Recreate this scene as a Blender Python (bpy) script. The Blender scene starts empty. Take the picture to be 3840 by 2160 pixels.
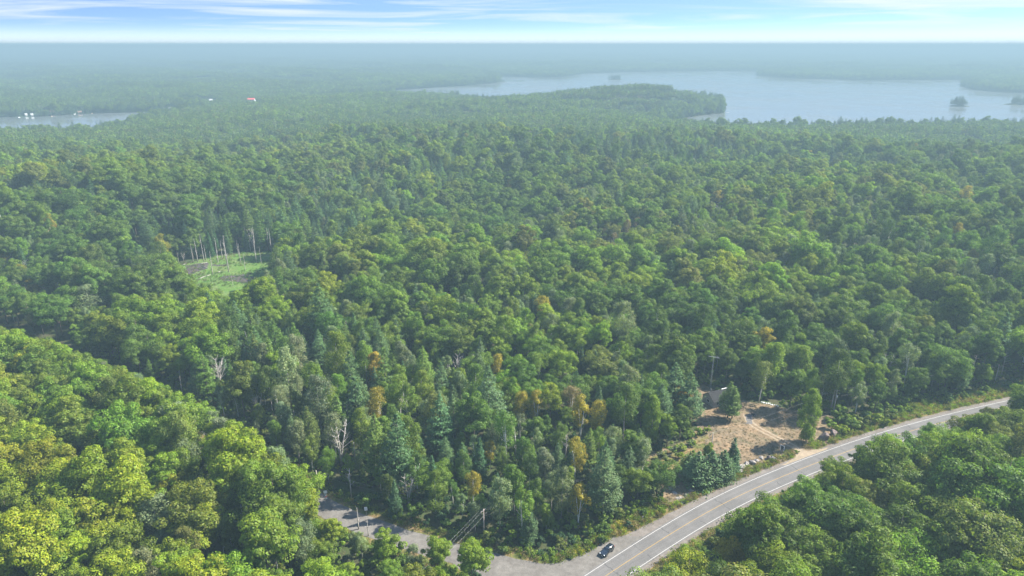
import bpy, bmesh, math, random
import numpy as np
from mathutils import Vector, Matrix

random.seed(7)
RNG = np.random.default_rng(7)
sc = bpy.context.scene
col = sc.collection
RAD = math.radians

# ------------------------------------------------------------------ camera
CAM_H, PITCH, FPX = 125.0, RAD(19.63), 2560.0      # drone height, tilt, focal length in photo pixels
cam_data = bpy.data.cameras.new('camera'); cam = bpy.data.objects.new('camera', cam_data); col.objects.link(cam)
cam_data.sensor_width = 36.0; cam_data.lens = 24.0
cam_data.clip_start = 0.5; cam_data.clip_end = 200000.0
cam.location = (0, 0, CAM_H); cam.rotation_euler = (math.pi / 2 - PITCH, 0, 0)
sc.camera = cam

# ------------------------------------------------------------------ light, sky, exposure
SUN_AZ, SUN_EL = RAD(71.0), RAD(42.0)              # azimuth clockwise from the view direction (+Y)
sun_data = bpy.data.lights.new('sun', 'SUN'); sun = bpy.data.objects.new('sun', sun_data); col.objects.link(sun)
sun_data.energy = 3.15; sun_data.angle = RAD(0.6); sun_data.color = (1.0, 0.93, 0.80)
sdir = Vector((math.sin(SUN_AZ) * math.cos(SUN_EL), math.cos(SUN_AZ) * math.cos(SUN_EL), math.sin(SUN_EL)))
sun.rotation_euler = (-sdir).to_track_quat('-Z', 'Y').to_euler(); sun.location = (0, 0, 400)

world = bpy.data.worlds.new('World'); sc.world = world; world.use_nodes = True
def build_world():
    nt = world.node_tree; N = nt.nodes; L = nt.links; N.clear()
    out = N.new('ShaderNodeOutputWorld'); bg = N.new('ShaderNodeBackground'); bg.inputs['Strength'].default_value = 0.072
    tc = N.new('ShaderNodeTexCoord'); sep = N.new('ShaderNodeSeparateXYZ'); L.new(tc.outputs['Generated'], sep.inputs[0])
    def m(op, a, b=None, c=None, clamp=False):
        n = N.new('ShaderNodeMath'); n.operation = op; n.use_clamp = clamp
        for i, v in enumerate((a, b, c)):
            if v is None: continue
            if isinstance(v, (int, float)): n.inputs[i].default_value = v
            else: L.new(v, n.inputs[i])
        return n.outputs[0]
    x, y, z = sep.outputs
    zp = m('MAXIMUM', z, 0.0)
    # the clear air above the haze: deep blue already low over the horizon
    zz = m('ADD', m('MULTIPLY', zp, 26.0), 0.06)
    comb = N.new('ShaderNodeCombineXYZ'); L.new(x, comb.inputs[0]); L.new(y, comb.inputs[1]); L.new(zz, comb.inputs[2])
    nrm = N.new('ShaderNodeVectorMath'); nrm.operation = 'NORMALIZE'; L.new(comb.outputs[0], nrm.inputs[0])
    sky = N.new('ShaderNodeTexSky'); sky.sky_type = 'NISHITA'; sky.sun_disc = False
    sky.sun_elevation = SUN_EL; sky.sun_rotation = SUN_AZ
    sky.altitude = 300; sky.air_density = 1.0; sky.dust_density = 0.15; sky.ozone_density = 2.0
    L.new(nrm.outputs[0], sky.inputs['Vector'])
    # cirrus on a high flat layer, seen almost edge-on
    inv = m('DIVIDE', 1.0, m('ADD', zp, 0.022))
    cv = N.new('ShaderNodeCombineXYZ'); L.new(m('MULTIPLY', m('MULTIPLY', x, inv), 0.55), cv.inputs[0]); L.new(m('MULTIPLY', m('MULTIPLY', y, inv), 0.8), cv.inputs[1])
    n1 = N.new('ShaderNodeTexNoise'); n1.inputs['Scale'].default_value = 0.32; n1.inputs['Detail'].default_value = 8; n1.inputs['Roughness'].default_value = 0.6; n1.inputs['Distortion'].default_value = 0.9
    L.new(cv.outputs[0], n1.inputs['Vector'])
    ramp = N.new('ShaderNodeMapRange'); ramp.inputs[1].default_value = 0.46; ramp.inputs[2].default_value = 0.70; L.new(n1.outputs['Fac'], ramp.inputs[0])
    veil = m('POWER', 2.718, m('MULTIPLY', m('MULTIPLY', zp, zp), -4200.0))          # brightening towards the horizon
    cl = m('MULTIPLY', ramp.outputs[0], 0.85)
    fac = m('MAXIMUM', m('MULTIPLY', veil, 0.97), cl, clamp=True)
    mix = N.new('ShaderNodeMix'); mix.data_type = 'RGBA'
    L.new(fac, mix.inputs['Factor']); L.new(sky.outputs[0], mix.inputs[6]); mix.inputs[7].default_value = (2.2, 2.38, 2.45, 1)
    L.new(mix.outputs[2], bg.inputs['Color']); L.new(bg.outputs[0], out.inputs['Surface'])
build_world()
sc.view_settings.view_transform = 'Standard'; sc.view_settings.look = 'None'
sc.view_settings.exposure = 2.65; sc.view_settings.gamma = 1.0; sc.view_settings.use_curve_mapping = False
sc.cycles.use_denoising = True
sc.cycles.max_bounces = 5; sc.cycles.diffuse_bounces = 3; sc.cycles.glossy_bounces = 2; sc.cycles.transmission_bounces = 3
sc.cycles.volume_bounces = 0; sc.cycles.transparent_max_bounces = 8
HAZE_DENSITY, HAZE_COLOR, HAZE_ANISO = 0.00049, (0.232, 0.348, 0.418), 0.05

# ------------------------------------------------------------------ helpers
_cp, _sp = math.cos(PITCH), math.sin(PITCH)
def P(px, py, z=0.0):
    """ground point that the photograph shows at pixel (px, py), at height z"""
    a, b = (px - 1920) / FPX, -(py - 1080) / FPX
    d = (a, _cp + b * _sp, -_sp + b * _cp)
    t = (z - CAM_H) / d[2]
    return (d[0] * t, d[1] * t)
def V(px, py, z=0.0):
    q = P(px, py, z); return Vector((q[0], q[1], z))
def project(x, y, z):
    """numpy: world to photo pixels"""
    dz = z - CAM_H
    depth = y * _cp - dz * _sp
    up = y * _sp + dz * _cp
    return 1920 + FPX * x / depth, 1080 - FPX * up / depth, depth

def tag(o, label=None, cat=None, group=None, kind=None):
    if label: o['label'] = label
    if cat: o['category'] = cat
    if group: o['group'] = group
    if kind: o['kind'] = kind
    return o
def empty(name, loc=(0, 0, 0), rz=0.0):
    o = bpy.data.objects.new(name, None); o.empty_display_size = 0.5
    o.location = loc; o.rotation_euler = (0, 0, rz); col.objects.link(o); return o

class MB:
    """collects boxes, tubes and polygons and links them as one mesh object"""
    def __init__(s): s.v, s.f = [], []
    def add(s, v, f):
        k = len(s.v); s.v += [tuple(p) for p in v]; s.f += [tuple(i + k for i in q) for q in f]; return s
    def box(s, c, d, rot=None, taper=1.0):
        x, y, z = (k / 2 for k in d); vs = []
        for sz in (-1, 1):
            t = taper if sz > 0 else 1.0
            for sx, sy in ((-1, -1), (1, -1), (1, 1), (-1, 1)): vs.append(Vector((sx * x * t, sy * y * t, sz * z)))
        if rot is not None: vs = [rot @ p for p in vs]
        c = Vector(c)
        return s.add([p + c for p in vs], [(3, 2, 1, 0), (4, 5, 6, 7), (0, 1, 5, 4), (1, 2, 6, 5), (2, 3, 7, 6), (3, 0, 4, 7)])
    def tube(s, pts, rad, n=6, cap=True):
        pts = [Vector(p) for p in pts]; rings = []; vs = []
        for i, p in enumerate(pts):
            t = (pts[min(i + 1, len(pts) - 1)] - pts[max(i - 1, 0)]).normalized()
            a = t.cross(Vector((0.31, 0.95, 0.05)) if abs(t.z) > .9 else Vector((0, 0, 1))).normalized(); b = t.cross(a)
            r = rad[i] if isinstance(rad, (list, tuple)) else rad
            for k in range(n):
                an = 2 * math.pi * k / n; vs.append(p + (a * math.cos(an) + b * math.sin(an)) * r)
        fs = []
        for i in range(len(pts) - 1):
            for k in range(n): fs.append((i * n + k, i * n + (k + 1) % n, (i + 1) * n + (k + 1) % n, (i + 1) * n + k))
        if cap: fs += [tuple(range(n))[::-1], tuple(range((len(pts) - 1) * n, len(pts) * n))]
        return s.add(vs, fs)
    def mesh(s, name, mat, smooth=False):
        me = bpy.data.meshes.new(name); me.from_pydata(s.v, [], s.f); me.update()
        if mat: me.materials.append(mat)
        if smooth: me.polygons.foreach_set('use_smooth', [True] * len(me.polygons))
        return me
    def build(s, name, mat, parent=None, smooth=False):
        o = bpy.data.objects.new(name, s.mesh(name, mat, smooth)); col.objects.link(o)
        if parent: o.parent = parent
        return o

# ------------------------------------------------------------------ materials
def new_mat(name):
    m = bpy.data.materials.new(name); m.use_nodes = True; m.node_tree.nodes.clear(); return m
class NT:
    def __init__(s, m): s.t = m.node_tree; s.N = s.t.nodes; s.L = s.t.links
    def n(s, kind, **kw):
        k = s.N.new(kind)
        for a, v in kw.items(): setattr(k, a, v)
        return k
    def set(s, node, key, v):
        i = node.inputs[key]
        if hasattr(v, 'links') or isinstance(v, bpy.types.NodeSocket): s.L.new(v, i)
        elif isinstance(v, (tuple, list)) and len(v) == 3 and i.type == 'RGBA': i.default_value = (*v, 1)
        else: i.default_value = v
    def math(s, op, a, b=0.0, clamp=False):
        k = s.n('ShaderNodeMath', operation=op, use_clamp=clamp); s.set(k, 0, a); s.set(k, 1, b); return k.outputs[0]
    def noise(s, vec, scale, detail=4, rough=.55, dist=0.0):
        k = s.n('ShaderNodeTexNoise'); s.set(k, 'Scale', scale); s.set(k, 'Detail', detail); s.set(k, 'Roughness', rough); s.set(k, 'Distortion', dist)
        if vec is not None: s.L.new(vec, k.inputs['Vector'])
        return k.outputs['Fac']
    def rng(s, v, a, b, c=0.0, d=1.0):
        k = s.n('ShaderNodeMapRange'); k.interpolation_type = 'SMOOTHSTEP'; s.set(k, 0, v); s.set(k, 1, a); s.set(k, 2, b); s.set(k, 3, c); s.set(k, 4, d); return k.outputs[0]
    def mix(s, f, a, b):
        k = s.n('ShaderNodeMix', data_type='RGBA'); s.set(k, 'Factor', f); s.set(k, 6, a); s.set(k, 7, b); return k.outputs[2]
    def mul(s, a, b):
        k = s.n('ShaderNodeMix', data_type='RGBA', blend_type='MULTIPLY'); s.set(k, 'Factor', 1.0); s.set(k, 6, a); s.set(k, 7, b); return k.outputs[2]
    def pos(s): return s.n('ShaderNodeNewGeometry').outputs['Position']
    def objc(s): return s.n('ShaderNodeTexCoord').outputs['Object']
    def out(s, sh): s.L.new(sh, s.n('ShaderNodeOutputMaterial').inputs['Surface'])
    def principled(s, color, rough=.8, bump=None, bdist=.05, spec=.3, metal=0.0, coat=0.0):
        b = s.n('ShaderNodeBsdfPrincipled'); s.set(b, 'Base Color', color); s.set(b, 'Roughness', rough); s.set(b, 'Specular IOR Level', spec); s.set(b, 'Metallic', metal); s.set(b, 'Coat Weight', coat)
        if bump is not None:
            k = s.n('ShaderNodeBump'); s.set(k, 'Height', bump); s.set(k, 'Distance', bdist); s.set(k, 'Strength', 1.0); s.L.new(k.outputs[0], b.inputs['Normal'])
        s.out(b.outputs[0]); return b

def simple_mat(name, c, rough=.7, var=.25, scale=3.0, spec=.3, metal=0., coat=0.):
    m = new_mat(name); t = NT(m)
    f = t.noise(t.objc(), scale, 5)
    t.principled(t.mix(t.rng(f, .3, .7), tuple(k * (1 - var) for k in c), tuple(min(1, k * (1 + var)) for k in c)), rough, spec=spec, metal=metal, coat=coat)
    return m

def leaf_mat(name, trans=.38, gloss=.03):
    """leaves: the tint of the tree times the small differences between its leaves"""
    m = new_mat(name); t = NT(m)
    a = t.n('ShaderNodeAttribute', attribute_type='INSTANCER', attribute_name='tint')
    b = t.n('ShaderNodeAttribute', attribute_type='GEOMETRY', attribute_name='leaf_tint')
    c = t.mul(a.outputs['Color'], b.outputs['Color'])
    d = t.n('ShaderNodeBsdfDiffuse'); t.set(d, 'Color', c)
    tr = t.n('ShaderNodeBsdfTranslucent'); t.set(tr, 'Color', t.mul(c, (1.2, 1.35, .5)))
    mx = t.n('ShaderNodeMixShader'); t.set(mx, 0, trans); t.L.new(d.outputs[0], mx.inputs[1]); t.L.new(tr.outputs[0], mx.inputs[2])
    g = t.n('ShaderNodeBsdfGlossy'); t.set(g, 'Roughness', .55); t.set(g, 'Color', (.9, .95, 1))
    m2 = t.n('ShaderNodeMixShader'); t.set(m2, 0, gloss); t.L.new(mx.outputs[0], m2.inputs[1]); t.L.new(g.outputs[0], m2.inputs[2])
    t.out(m2.outputs[0]); return m

M = {}
M['leaf'] = leaf_mat('leaves', .44, .010)
M['needle'] = leaf_mat('needles', .18, .012)
M['bark'] = simple_mat('bark', (.11, .09, .075), .9, .35, 2.0)
M['white_bark'] = simple_mat('birch_bark', (.62, .60, .55), .8, .2, 3.0)
M['dead_wood'] = simple_mat('dead_wood', (.33, .31, .29), .85, .25, 2.0)

def mat_ground():
    m = new_mat('forest_floor'); t = NT(m); p = t.pos()
    a = t.noise(p, .25, 6); b = t.noise(p, 1.7, 4)
    c = t.mix(t.rng(a, .35, .65), (.050, .048, .026), (.035, .055, .018))
    c = t.mix(t.rng(b, .55, .8), c, (.10, .075, .045))
    t.principled(c, .95, t.math('ADD', a, t.math('MULTIPLY', b, .4)), .4, .1); return m
M['ground'] = mat_ground()
def mat_far():
    m = new_mat('far_canopy'); t = NT(m); p = t.pos()
    a = t.noise(p, .004, 8, .65); b = t.noise(p, .05, 4)
    c = t.mix(t.rng(a, .35, .65), (.030, .055, .022), (.055, .085, .026))
    c = t.mix(t.rng(b, .4, .7), c, (.02, .035, .016))
    t.principled(c, .95, b, 8.0, .1); return m
M['far'] = mat_far()
def mat_dry_grass():
    m = new_mat('dry_grass'); t = NT(m); p = t.pos()
    a = t.noise(p, .09, 5, .6, .6); b = t.noise(p, .9, 6, .7); c2 = t.noise(p, .22, 4, .6)
    c = t.mix(t.rng(a, .36, .62), (.205, .148, .096), (.142, .112, .076))
    c = t.mix(t.rng(c2, .5, .68, 0, .75), c, (.088, .09, .052))
    c = t.mul(c, t.mix(t.rng(b, .3, .72), (.62, .62, .6), (1.22, 1.2, 1.15)))
    t.principled(c, .95, b, .12, .1); return m
M['dry'] = mat_dry_grass()
def mat_verge():
    m = new_mat('verge_grass'); t = NT(m); p = t.pos()
    a = t.noise(p, .3, 5, .6, .5); b = t.noise(p, 1.6, 6, .7)
    c = t.mix(t.rng(a, .38, .62), (.175, .13, .065), (.085, .10, .03))
    c = t.mul(c, t.mix(t.rng(b, .3, .72), (.6, .6, .58), (1.25, 1.2, 1.1)))
    t.principled(c, .95, b, .15, .1); return m
M['verge'] = mat_verge()
def mat_gravel(name, ca, cb):
    m = new_mat(name); t = NT(m); p = t.pos()
    a = t.noise(p, .25, 5, .6, .4); b = t.noise(p, 5.0, 5, .7); s = t.noise(p, .9, 4)
    c = t.mix(t.rng(a, .35, .65), ca, cb)
    c = t.mul(c, t.mix(t.rng(b, .3, .75), (.78, .78, .78), (1.15, 1.14, 1.12)))
    c = t.mul(c, t.mix(t.rng(s, .35, .7), (.88, .87, .86), (1.06, 1.06, 1.05)))
    t.principled(c, .95, b, .03, .1); return m
M['gravel'] = mat_gravel('shoulder_gravel', (.132, .117, .107), (.162, .147, .137))
M['side_gravel'] = mat_gravel('side_road_gravel', (.118, .111, .105), (.150, .143, .135))
M['track'] = mat_gravel('track_dirt', (.275, .222, .165), (.23, .19, .14))
def mat_asphalt():
    m = new_mat('asphalt'); t = NT(m)
    u = t.n('ShaderNodeAttribute', attribute_type='GEOMETRY', attribute_name='road_uv').outputs['Vector']
    sp = t.n('ShaderNodeSeparateXYZ'); t.L.new(u, sp.inputs[0]); across, along = sp.outputs[0], sp.outputs[1]
    p = t.pos()
    a = t.noise(p, .15, 5, .6); b = t.noise(p, 3.0, 5, .7)
    c = t.mix(t.rng(a, .35, .65), (.100, .097, .096), (.122, .118, .117))
    wl = t.math('ABSOLUTE', t.math('SUBTRACT', t.math('ABSOLUTE', across), 1.7))          # wheel paths sit in the lanes
    c = t.mix(t.rng(t.math('ABSOLUTE', t.math('SUBTRACT', wl, .75)), 0, .45, .28, 0), c, (.080, .078, .079))
    c = t.mul(c, t.mix(t.rng(b, .3, .7), (.86, .86, .86), (1.1, 1.1, 1.1)))
    wob = t.math('MULTIPLY', t.math('SUBTRACT', t.noise(p, .7, 4), .5), 2.2)
    al = t.math('ADD', along, wob)
    spac = t.math('MULTIPLY', t.math('ABSOLUTE', t.math('SUBTRACT', t.math('FRACT', t.math('DIVIDE', al, 11.0)), .5)), 11.0)
    keep = t.rng(t.noise(p, .11, 2), .42, .5)
    c = t.mix(t.math('MULTIPLY', t.rng(spac, .10, .22, .85, 0), keep), c, (.06, .06, .062))
    w2 = t.math('ADD', across, t.math('MULTIPLY', t.math('SUBTRACT', t.noise(p, .35, 4), .5), 2.4))
    c = t.mix(t.math('MULTIPLY', t.rng(t.math('ABSOLUTE', t.math('SUBTRACT', w2, 1.5)), .03, .09, .6, 0), t.rng(t.noise(p, .06, 2), .5, .56)), c, (.07, .07, .07))
    t.principled(c, .9, b, .01, .2); return m
M['asphalt'] = mat_asphalt()
def mat_paint(name, c):
    m = new_mat(name); t = NT(m); p = t.pos(); f = t.noise(p, 4.0, 5, .7)
    t.principled(t.mix(t.rng(f, .5, .75), c, tuple(k * .6 for k in c)), .7); return m
M['white_paint'] = mat_paint('white_road_paint', (.36, .355, .35)); M['yellow_paint'] = mat_paint('yellow_road_paint', (.28, .185, .055))
def mat_water(name, c, rough, bump):
    m = new_mat(name); t = NT(m); p = t.pos()
    v = t.n('ShaderNodeMapping'); v.inputs['Scale'].default_value = (.05, .25, .1); t.L.new(p, v.inputs['Vector'])
    f = t.noise(v.outputs[0], 1.0, 5); big = t.noise(p, .006, 3)
    t.principled(c, t.rng(big, .35, .65, rough * .6, rough * 2.2), f, bump, .28); return m
M['water'] = mat_water('lake_water', (.135, .150, .152), .10, .05)
def mat_marsh():
    m = new_mat('marsh_grass'); t = NT(m); p = t.pos()
    a = t.noise(p, .09, 5, .6, .8); b = t.noise(p, .8, 5, .7)
    c = t.mix(t.rng(a, .35, .62), (.11, .15, .05), (.08, .15, .03))
    c = t.mul(c, t.mix(t.rng(b, .3, .7), (.6, .62, .6), (1.2, 1.2, 1.1)))
    t.principled(c, .95, b, .2, .1); return m
M['marsh'] = mat_marsh()
M['mud'] = mat_gravel('marsh_mud', (.060, .052, .055), (.085, .072, .070))
def mat_rock(name, ca, cb, cc):
    m = new_mat(name); t = NT(m); p = t.objc()
    a = t.noise(p, .8, 6, .65, .4); b = t.noise(p, 4.0, 5, .7)
    c = t.mix(t.rng(a, .35, .65), ca, cb); c = t.mix(t.rng(b, .55, .75), c, cc)
    t.principled(c, .9, t.math('ADD', a, b), .15, .2); return m
M['rock'] = mat_rock('grey_rock', (.18, .165, .155), (.29, .27, .255), (.11, .10, .095))
M['red_rock'] = mat_rock('dark_rock', (.115, .095, .095), (.20, .15, .14), (.30, .24, .22))
M['pole'] = simple_mat('weathered_pole', (.34, .30, .26), .85, .25, 4.0)
M['metal'] = simple_mat('galvanised_metal', (.48, .50, .52), .45, .12, 6.0, metal=.6)
M['wire'] = simple_mat('wire', (.30, .31, .31), .5, .1, 1.0, metal=.3)
M['sign_white'] = simple_mat('sign_white', (.80, .82, .84), .5, .04, 2.0)
M['sign_red'] = simple_mat('sign_red', (.55, .05, .06), .5, .08, 2.0)
M['sign_grey'] = simple_mat('sign_grey', (.42, .44, .45), .6, .08, 2.0)
M['sign_dark'] = simple_mat('sign_dark', (.05, .05, .055), .6, .2, 2.0)
M['print'] = simple_mat('sign_print', (.28, .31, .40), .6, .1, 2.0)
M['car_paint'] = simple_mat('black_car_paint', (.008, .012, .020), .16, .1, 1.0, spec=.6, coat=1.0)
M['glass'] = simple_mat('dark_glass', (.006, .008, .010), .05, .1, 1.0, spec=.8)
M['tyre'] = simple_mat('tyre_rubber', (.018, .018, .019), .85, .2, 6.0)
M['rim'] = simple_mat('wheel_rim', (.30, .31, .32), .3, .1, 4.0, metal=.8)
M['lamp'] = simple_mat('headlamp', (.65, .70, .74), .15, .05, 4.0, spec=.8)
M['tail'] = simple_mat('tail_lamp', (.35, .02, .02), .25, .1, 4.0)
M['plastic'] = simple_mat('black_plastic', (.03, .03, .032), .6, .15, 4.0)
M['wall_grey'] = simple_mat('cabin_siding', (.30, .285, .27), .85, .18, 2.5)
M['shingle'] = simple_mat('grey_shingle', (.020, .020, .023), .92, .3, 5.0)
M['trim_white'] = simple_mat('white_trim', (.78, .78, .77), .6, .05, 2.0)
M['red_roof'] = simple_mat('red_roof', (.62, .10, .09), .6, .12, .6)
M['brown_roof'] = simple_mat('brown_roof', (.20, .13, .10), .85, .2, .6)
M['timber'] = simple_mat('timber', (.40, .30, .20), .85, .2, 2.0)
M['ash'] = simple_mat('ash', (.095, .09, .088), .95, .3, 1.4)
M['char'] = simple_mat('charred', (.025, .022, .022), .95, .4, 3.0)

# ------------------------------------------------------------------ layout of the place
def spline(pts, step=4.0):
    pts = [np.array(p, float) for p in pts]; out = []
    ext = [2 * pts[0] - pts[1]] + pts + [2 * pts[-1] - pts[-2]]
    for i in range(1, len(ext) - 2):
        p0, p1, p2, p3 = ext[i - 1:i + 3]; n = max(2, int(np.linalg.norm(p2 - p1) / step))
        for k in range(n):
            t = k / n
            out.append(.5 * ((2 * p1) + (-p0 + p2) * t + (2 * p0 - 5 * p1 + 4 * p2 - p3) * t * t + (-p0 + 3 * p1 - 3 * p2 + p3) * t ** 3))
    out.append(pts[-1]); return np.array(out)
def smooth(a, n):
    for _ in range(n):
        b = a.copy(); b[1:-1] = (a[:-2] + 2 * a[1:-1] + a[2:]) / 4; a = b
    return a
HWY = smooth(spline([P(*q) for q in ((1700, 2560), (1990, 2350), (2277, 2155), (2361, 2101), (2524, 1994), (2718, 1876), (2924, 1790), (3023, 1749), (3183, 1690), (3225, 1675), (3450, 1605), (3713, 1540), (3960, 1488), (4400, 1420), (5200, 1330))]), 30)
SIDE = smooth(spline([P(*q) for q in ((2190, 2195), (2060, 2165), (1890, 2130), (1675, 2070), (1515, 2022), (1400, 1990), (1270, 1945), (1200, 1900), (1103, 1832), (900, 1676), (620, 1512), (400, 1410), (150, 1316), (0, 1262), (-350, 1160), (-900, 1050))]), 16)
CLEAR_PX = [(2560, 1452), (2640, 1446), (2700, 1470), (2800, 1506), (2905, 1519), (2990, 1540), (3083, 1546), (3128, 1568), (3120, 1610), (3165, 1652), (3100, 1690), (2870, 1785), (2700, 1860), (2530, 1925), (2470, 1850), (2478, 1800), (2425, 1752), (2430, 1705), (2540, 1668), (2610, 1640), (2615, 1600), (2585, 1560), (2600, 1520)]
CLEAR = np.array([P(*q) for q in CLEAR_PX])
MARSH_PX = [(655, 1000), (727, 978), (810, 962), (900, 948), (960, 940), (1032, 946), (1056, 985), (1046, 1030), (1005, 1080), (965, 1130), (905, 1170), (840, 1190), (790, 1175), (725, 1130), (670, 1090), (630, 1040)]
MARSH = np.array([P(*q) for q in MARSH_PX])
LZ = -6.0
LAKE_MAIN = np.array([P(*q, LZ) for q in ((4500, 455), (3840, 482), (3400, 484), (3000, 487), (2720, 490), (2560, 474), (2490, 466), (2500, 452), (2560, 446), (2640, 432), (2717, 424), (2724, 405), (2706, 380), (2640, 368), (2500, 370), (2300, 373), (2100, 378), (1950, 384), (1830, 386), (1770, 375), (1700, 370), (1560, 366), (1480, 364), (1300, 370), (1300, 360), (1400, 358), (1482, 352), (1480, 338), (1744, 322), (1875, 309), (1882, 300), (1873, 286), (2007, 291), (2108, 289), (2209, 274), (2385, 270), (2600, 266), (2843, 267), (2835, 284), (2969, 294), (3246, 301), (3448, 301), (3610, 300), (3600, 322), (3650, 337), (3751, 346), (3840, 348), (4500, 352))])
LAKE_LEFT = np.array([P(*q, LZ) for q in ((-500, 500), (0, 512), (200, 513), (340, 508), (470, 480), (560, 446), (690, 424), (696, 411), (672, 411), (530, 421), (353, 425), (151, 437), (0, 440), (-500, 446))])

def in_poly(pts, poly):
    x, y = pts[:, 0], pts[:, 1]; r = np.zeros(len(pts), bool); n = len(poly)
    for i in range(n):
        x1, y1 = poly[i]; x2, y2 = poly[(i + 1) % n]
        c = ((y1 > y) != (y2 > y)); r ^= c & (x < (x2 - x1) * (y - y1) / ((y2 - y1) if y2 != y1 else 1e-9) + x1)
    return r
def seg_dist(pts, line, closed=False):
    line = np.asarray(line); best = np.full(len(pts), 1e18); n = len(line)
    for i in range(n if closed else n - 1):
        a, b = line[i], line[(i + 1) % n]; ab = b - a; L2 = max(ab @ ab, 1e-9)
        t = np.clip(((pts - a) @ ab) / L2, 0, 1); q = pts - a - t[:, None] * ab
        best = np.minimum(best, (q * q).sum(1))
    return np.sqrt(best)
def sstep(a, b, x):
    t = np.clip((x - a) / (b - a), 0, 1); return t * t * (3 - 2 * t)
def shore(pts):
    """signed distance to the lakes: negative in the water"""
    s = np.full(len(pts), 1e9)
    far = np.hypot(pts[:, 0], pts[:, 1]) > 560
    if far.any():
        q = pts[far]; r = np.full(len(q), 1e9)
        for pl in (LAKE_MAIN, LAKE_LEFT):
            d = seg_dist(q, pl, True); d[in_poly(q, pl)] *= -1; r = np.where(np.abs(d) < np.abs(r), d, r) if False else np.minimum(r, d)
        s[far] = r
    return s
RIDGE = np.array([P(2590, 402, 0), P(2350, 404, 0), P(2100, 410, 0), P(1900, 424, 0)])
def ground_h(pts, s=None):
    x, y = pts[:, 0], pts[:, 1]; d = np.hypot(x, y)
    if s is None: s = shore(pts)
    b = 8.5 * np.sin(x / 141 + 1.1) * np.cos(y / 163 + .4) + 5.0 * np.sin(x / 81 + y / 97 + .7) + 3.0 * np.sin(y / 58 - x / 95 + 2.0) + 6.0
    md = seg_dist(pts, MARSH, True); md[in_poly(pts, MARSH)] = 0
    b = b * sstep(250, 430, d) * sstep(5, 110, md)
    sd = seg_dist(pts, SIDE); hd = seg_dist(pts, HWY)
    b = b * sstep(8, 90, sd) * sstep(10, 90, hd)
    b = b * (.25 + .75 * sstep(40, 620, s))
    b = b + 5 * sstep(3200, 9000, d) * (1 + np.sin(x / 900) * np.cos(y / 1300))
    r = seg_dist(pts, RIDGE); b = b + (10 + 20 * sstep(RIDGE[3][0] - 60, RIDGE[1][0], x)) * np.exp(-(r / 150) ** 2)
    k = sstep(0, 170, s)
    return np.where(s < 0, -8.5, LZ - .3 + (b - LZ + .3) * k)

# ------------------------------------------------------------------ the ground and the water
def polar_ground():
    rad = np.concatenate([[30.0], np.geomspace(60, 430, 60), np.geomspace(436, 4200, 300)[0:], np.geomspace(4300, 62000, 50)])
    fine = np.linspace(-50, 50, 401); coarse = np.linspace(55, 305, 51)
    az = np.radians(np.concatenate([fine, coarse])); na = len(az)
    A, R = np.meshgrid(az, rad); x = (R * np.sin(A)).ravel(); y = (R * np.cos(A)).ravel()
    pts = np.stack([x, y], 1); z = ground_h(pts)
    v = np.concatenate([np.stack([x, y, z], 1), [[0, 0, 0]]])
    nr = len(rad); i, j = np.meshgrid(np.arange(nr - 1), np.arange(na), indexing='ij')
    a = i * na + j; b = i * na + (j + 1) % na
    q = np.stack([a, b, b + na, a + na], -1).reshape(-1, 4)[:, ::-1]
    me = bpy.data.meshes.new('ground')
    c = len(v) - 1; tri = [(c, (k + 1) % na, k) for k in range(na)]
    me.from_pydata(v.tolist(), [], q.tolist() + tri)
    me.materials.append(M['ground']); me.materials.append(M['far'])
    qi = q[:, 0]; far = np.hypot(v[qi, 0], v[qi, 1]) > 1500
    me.polygons.foreach_set('material_index', np.concatenate([far.astype(int), np.zeros(na, int)]).astype('i'))
    me.polygons.foreach_set('use_smooth', [True] * len(me.polygons)); me.update()
    o = bpy.data.objects.new('ground', me); col.objects.link(o); tag(o, kind='structure')
polar_ground()
def sheet(name, poly, z, mat, kind='structure', sub=None):
    bm = bmesh.new(); vs = [bm.verts.new((p[0], p[1], z)) for p in poly]
    f = bm.faces.new(vs); bm.normal_update()
    if f.normal.z < 0: f.normal_flip()
    bmesh.ops.triangulate(bm, faces=bm.faces[:]); me = bpy.data.meshes.new(name); bm.to_mesh(me); bm.free(); me.materials.append(mat)
    o = bpy.data.objects.new(name, me); col.objects.link(o); tag(o, kind=kind); return o
sheet('lake', LAKE_MAIN, LZ, M['water']); sheet('lake_arm', LAKE_LEFT, LZ, M['water'])

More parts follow.
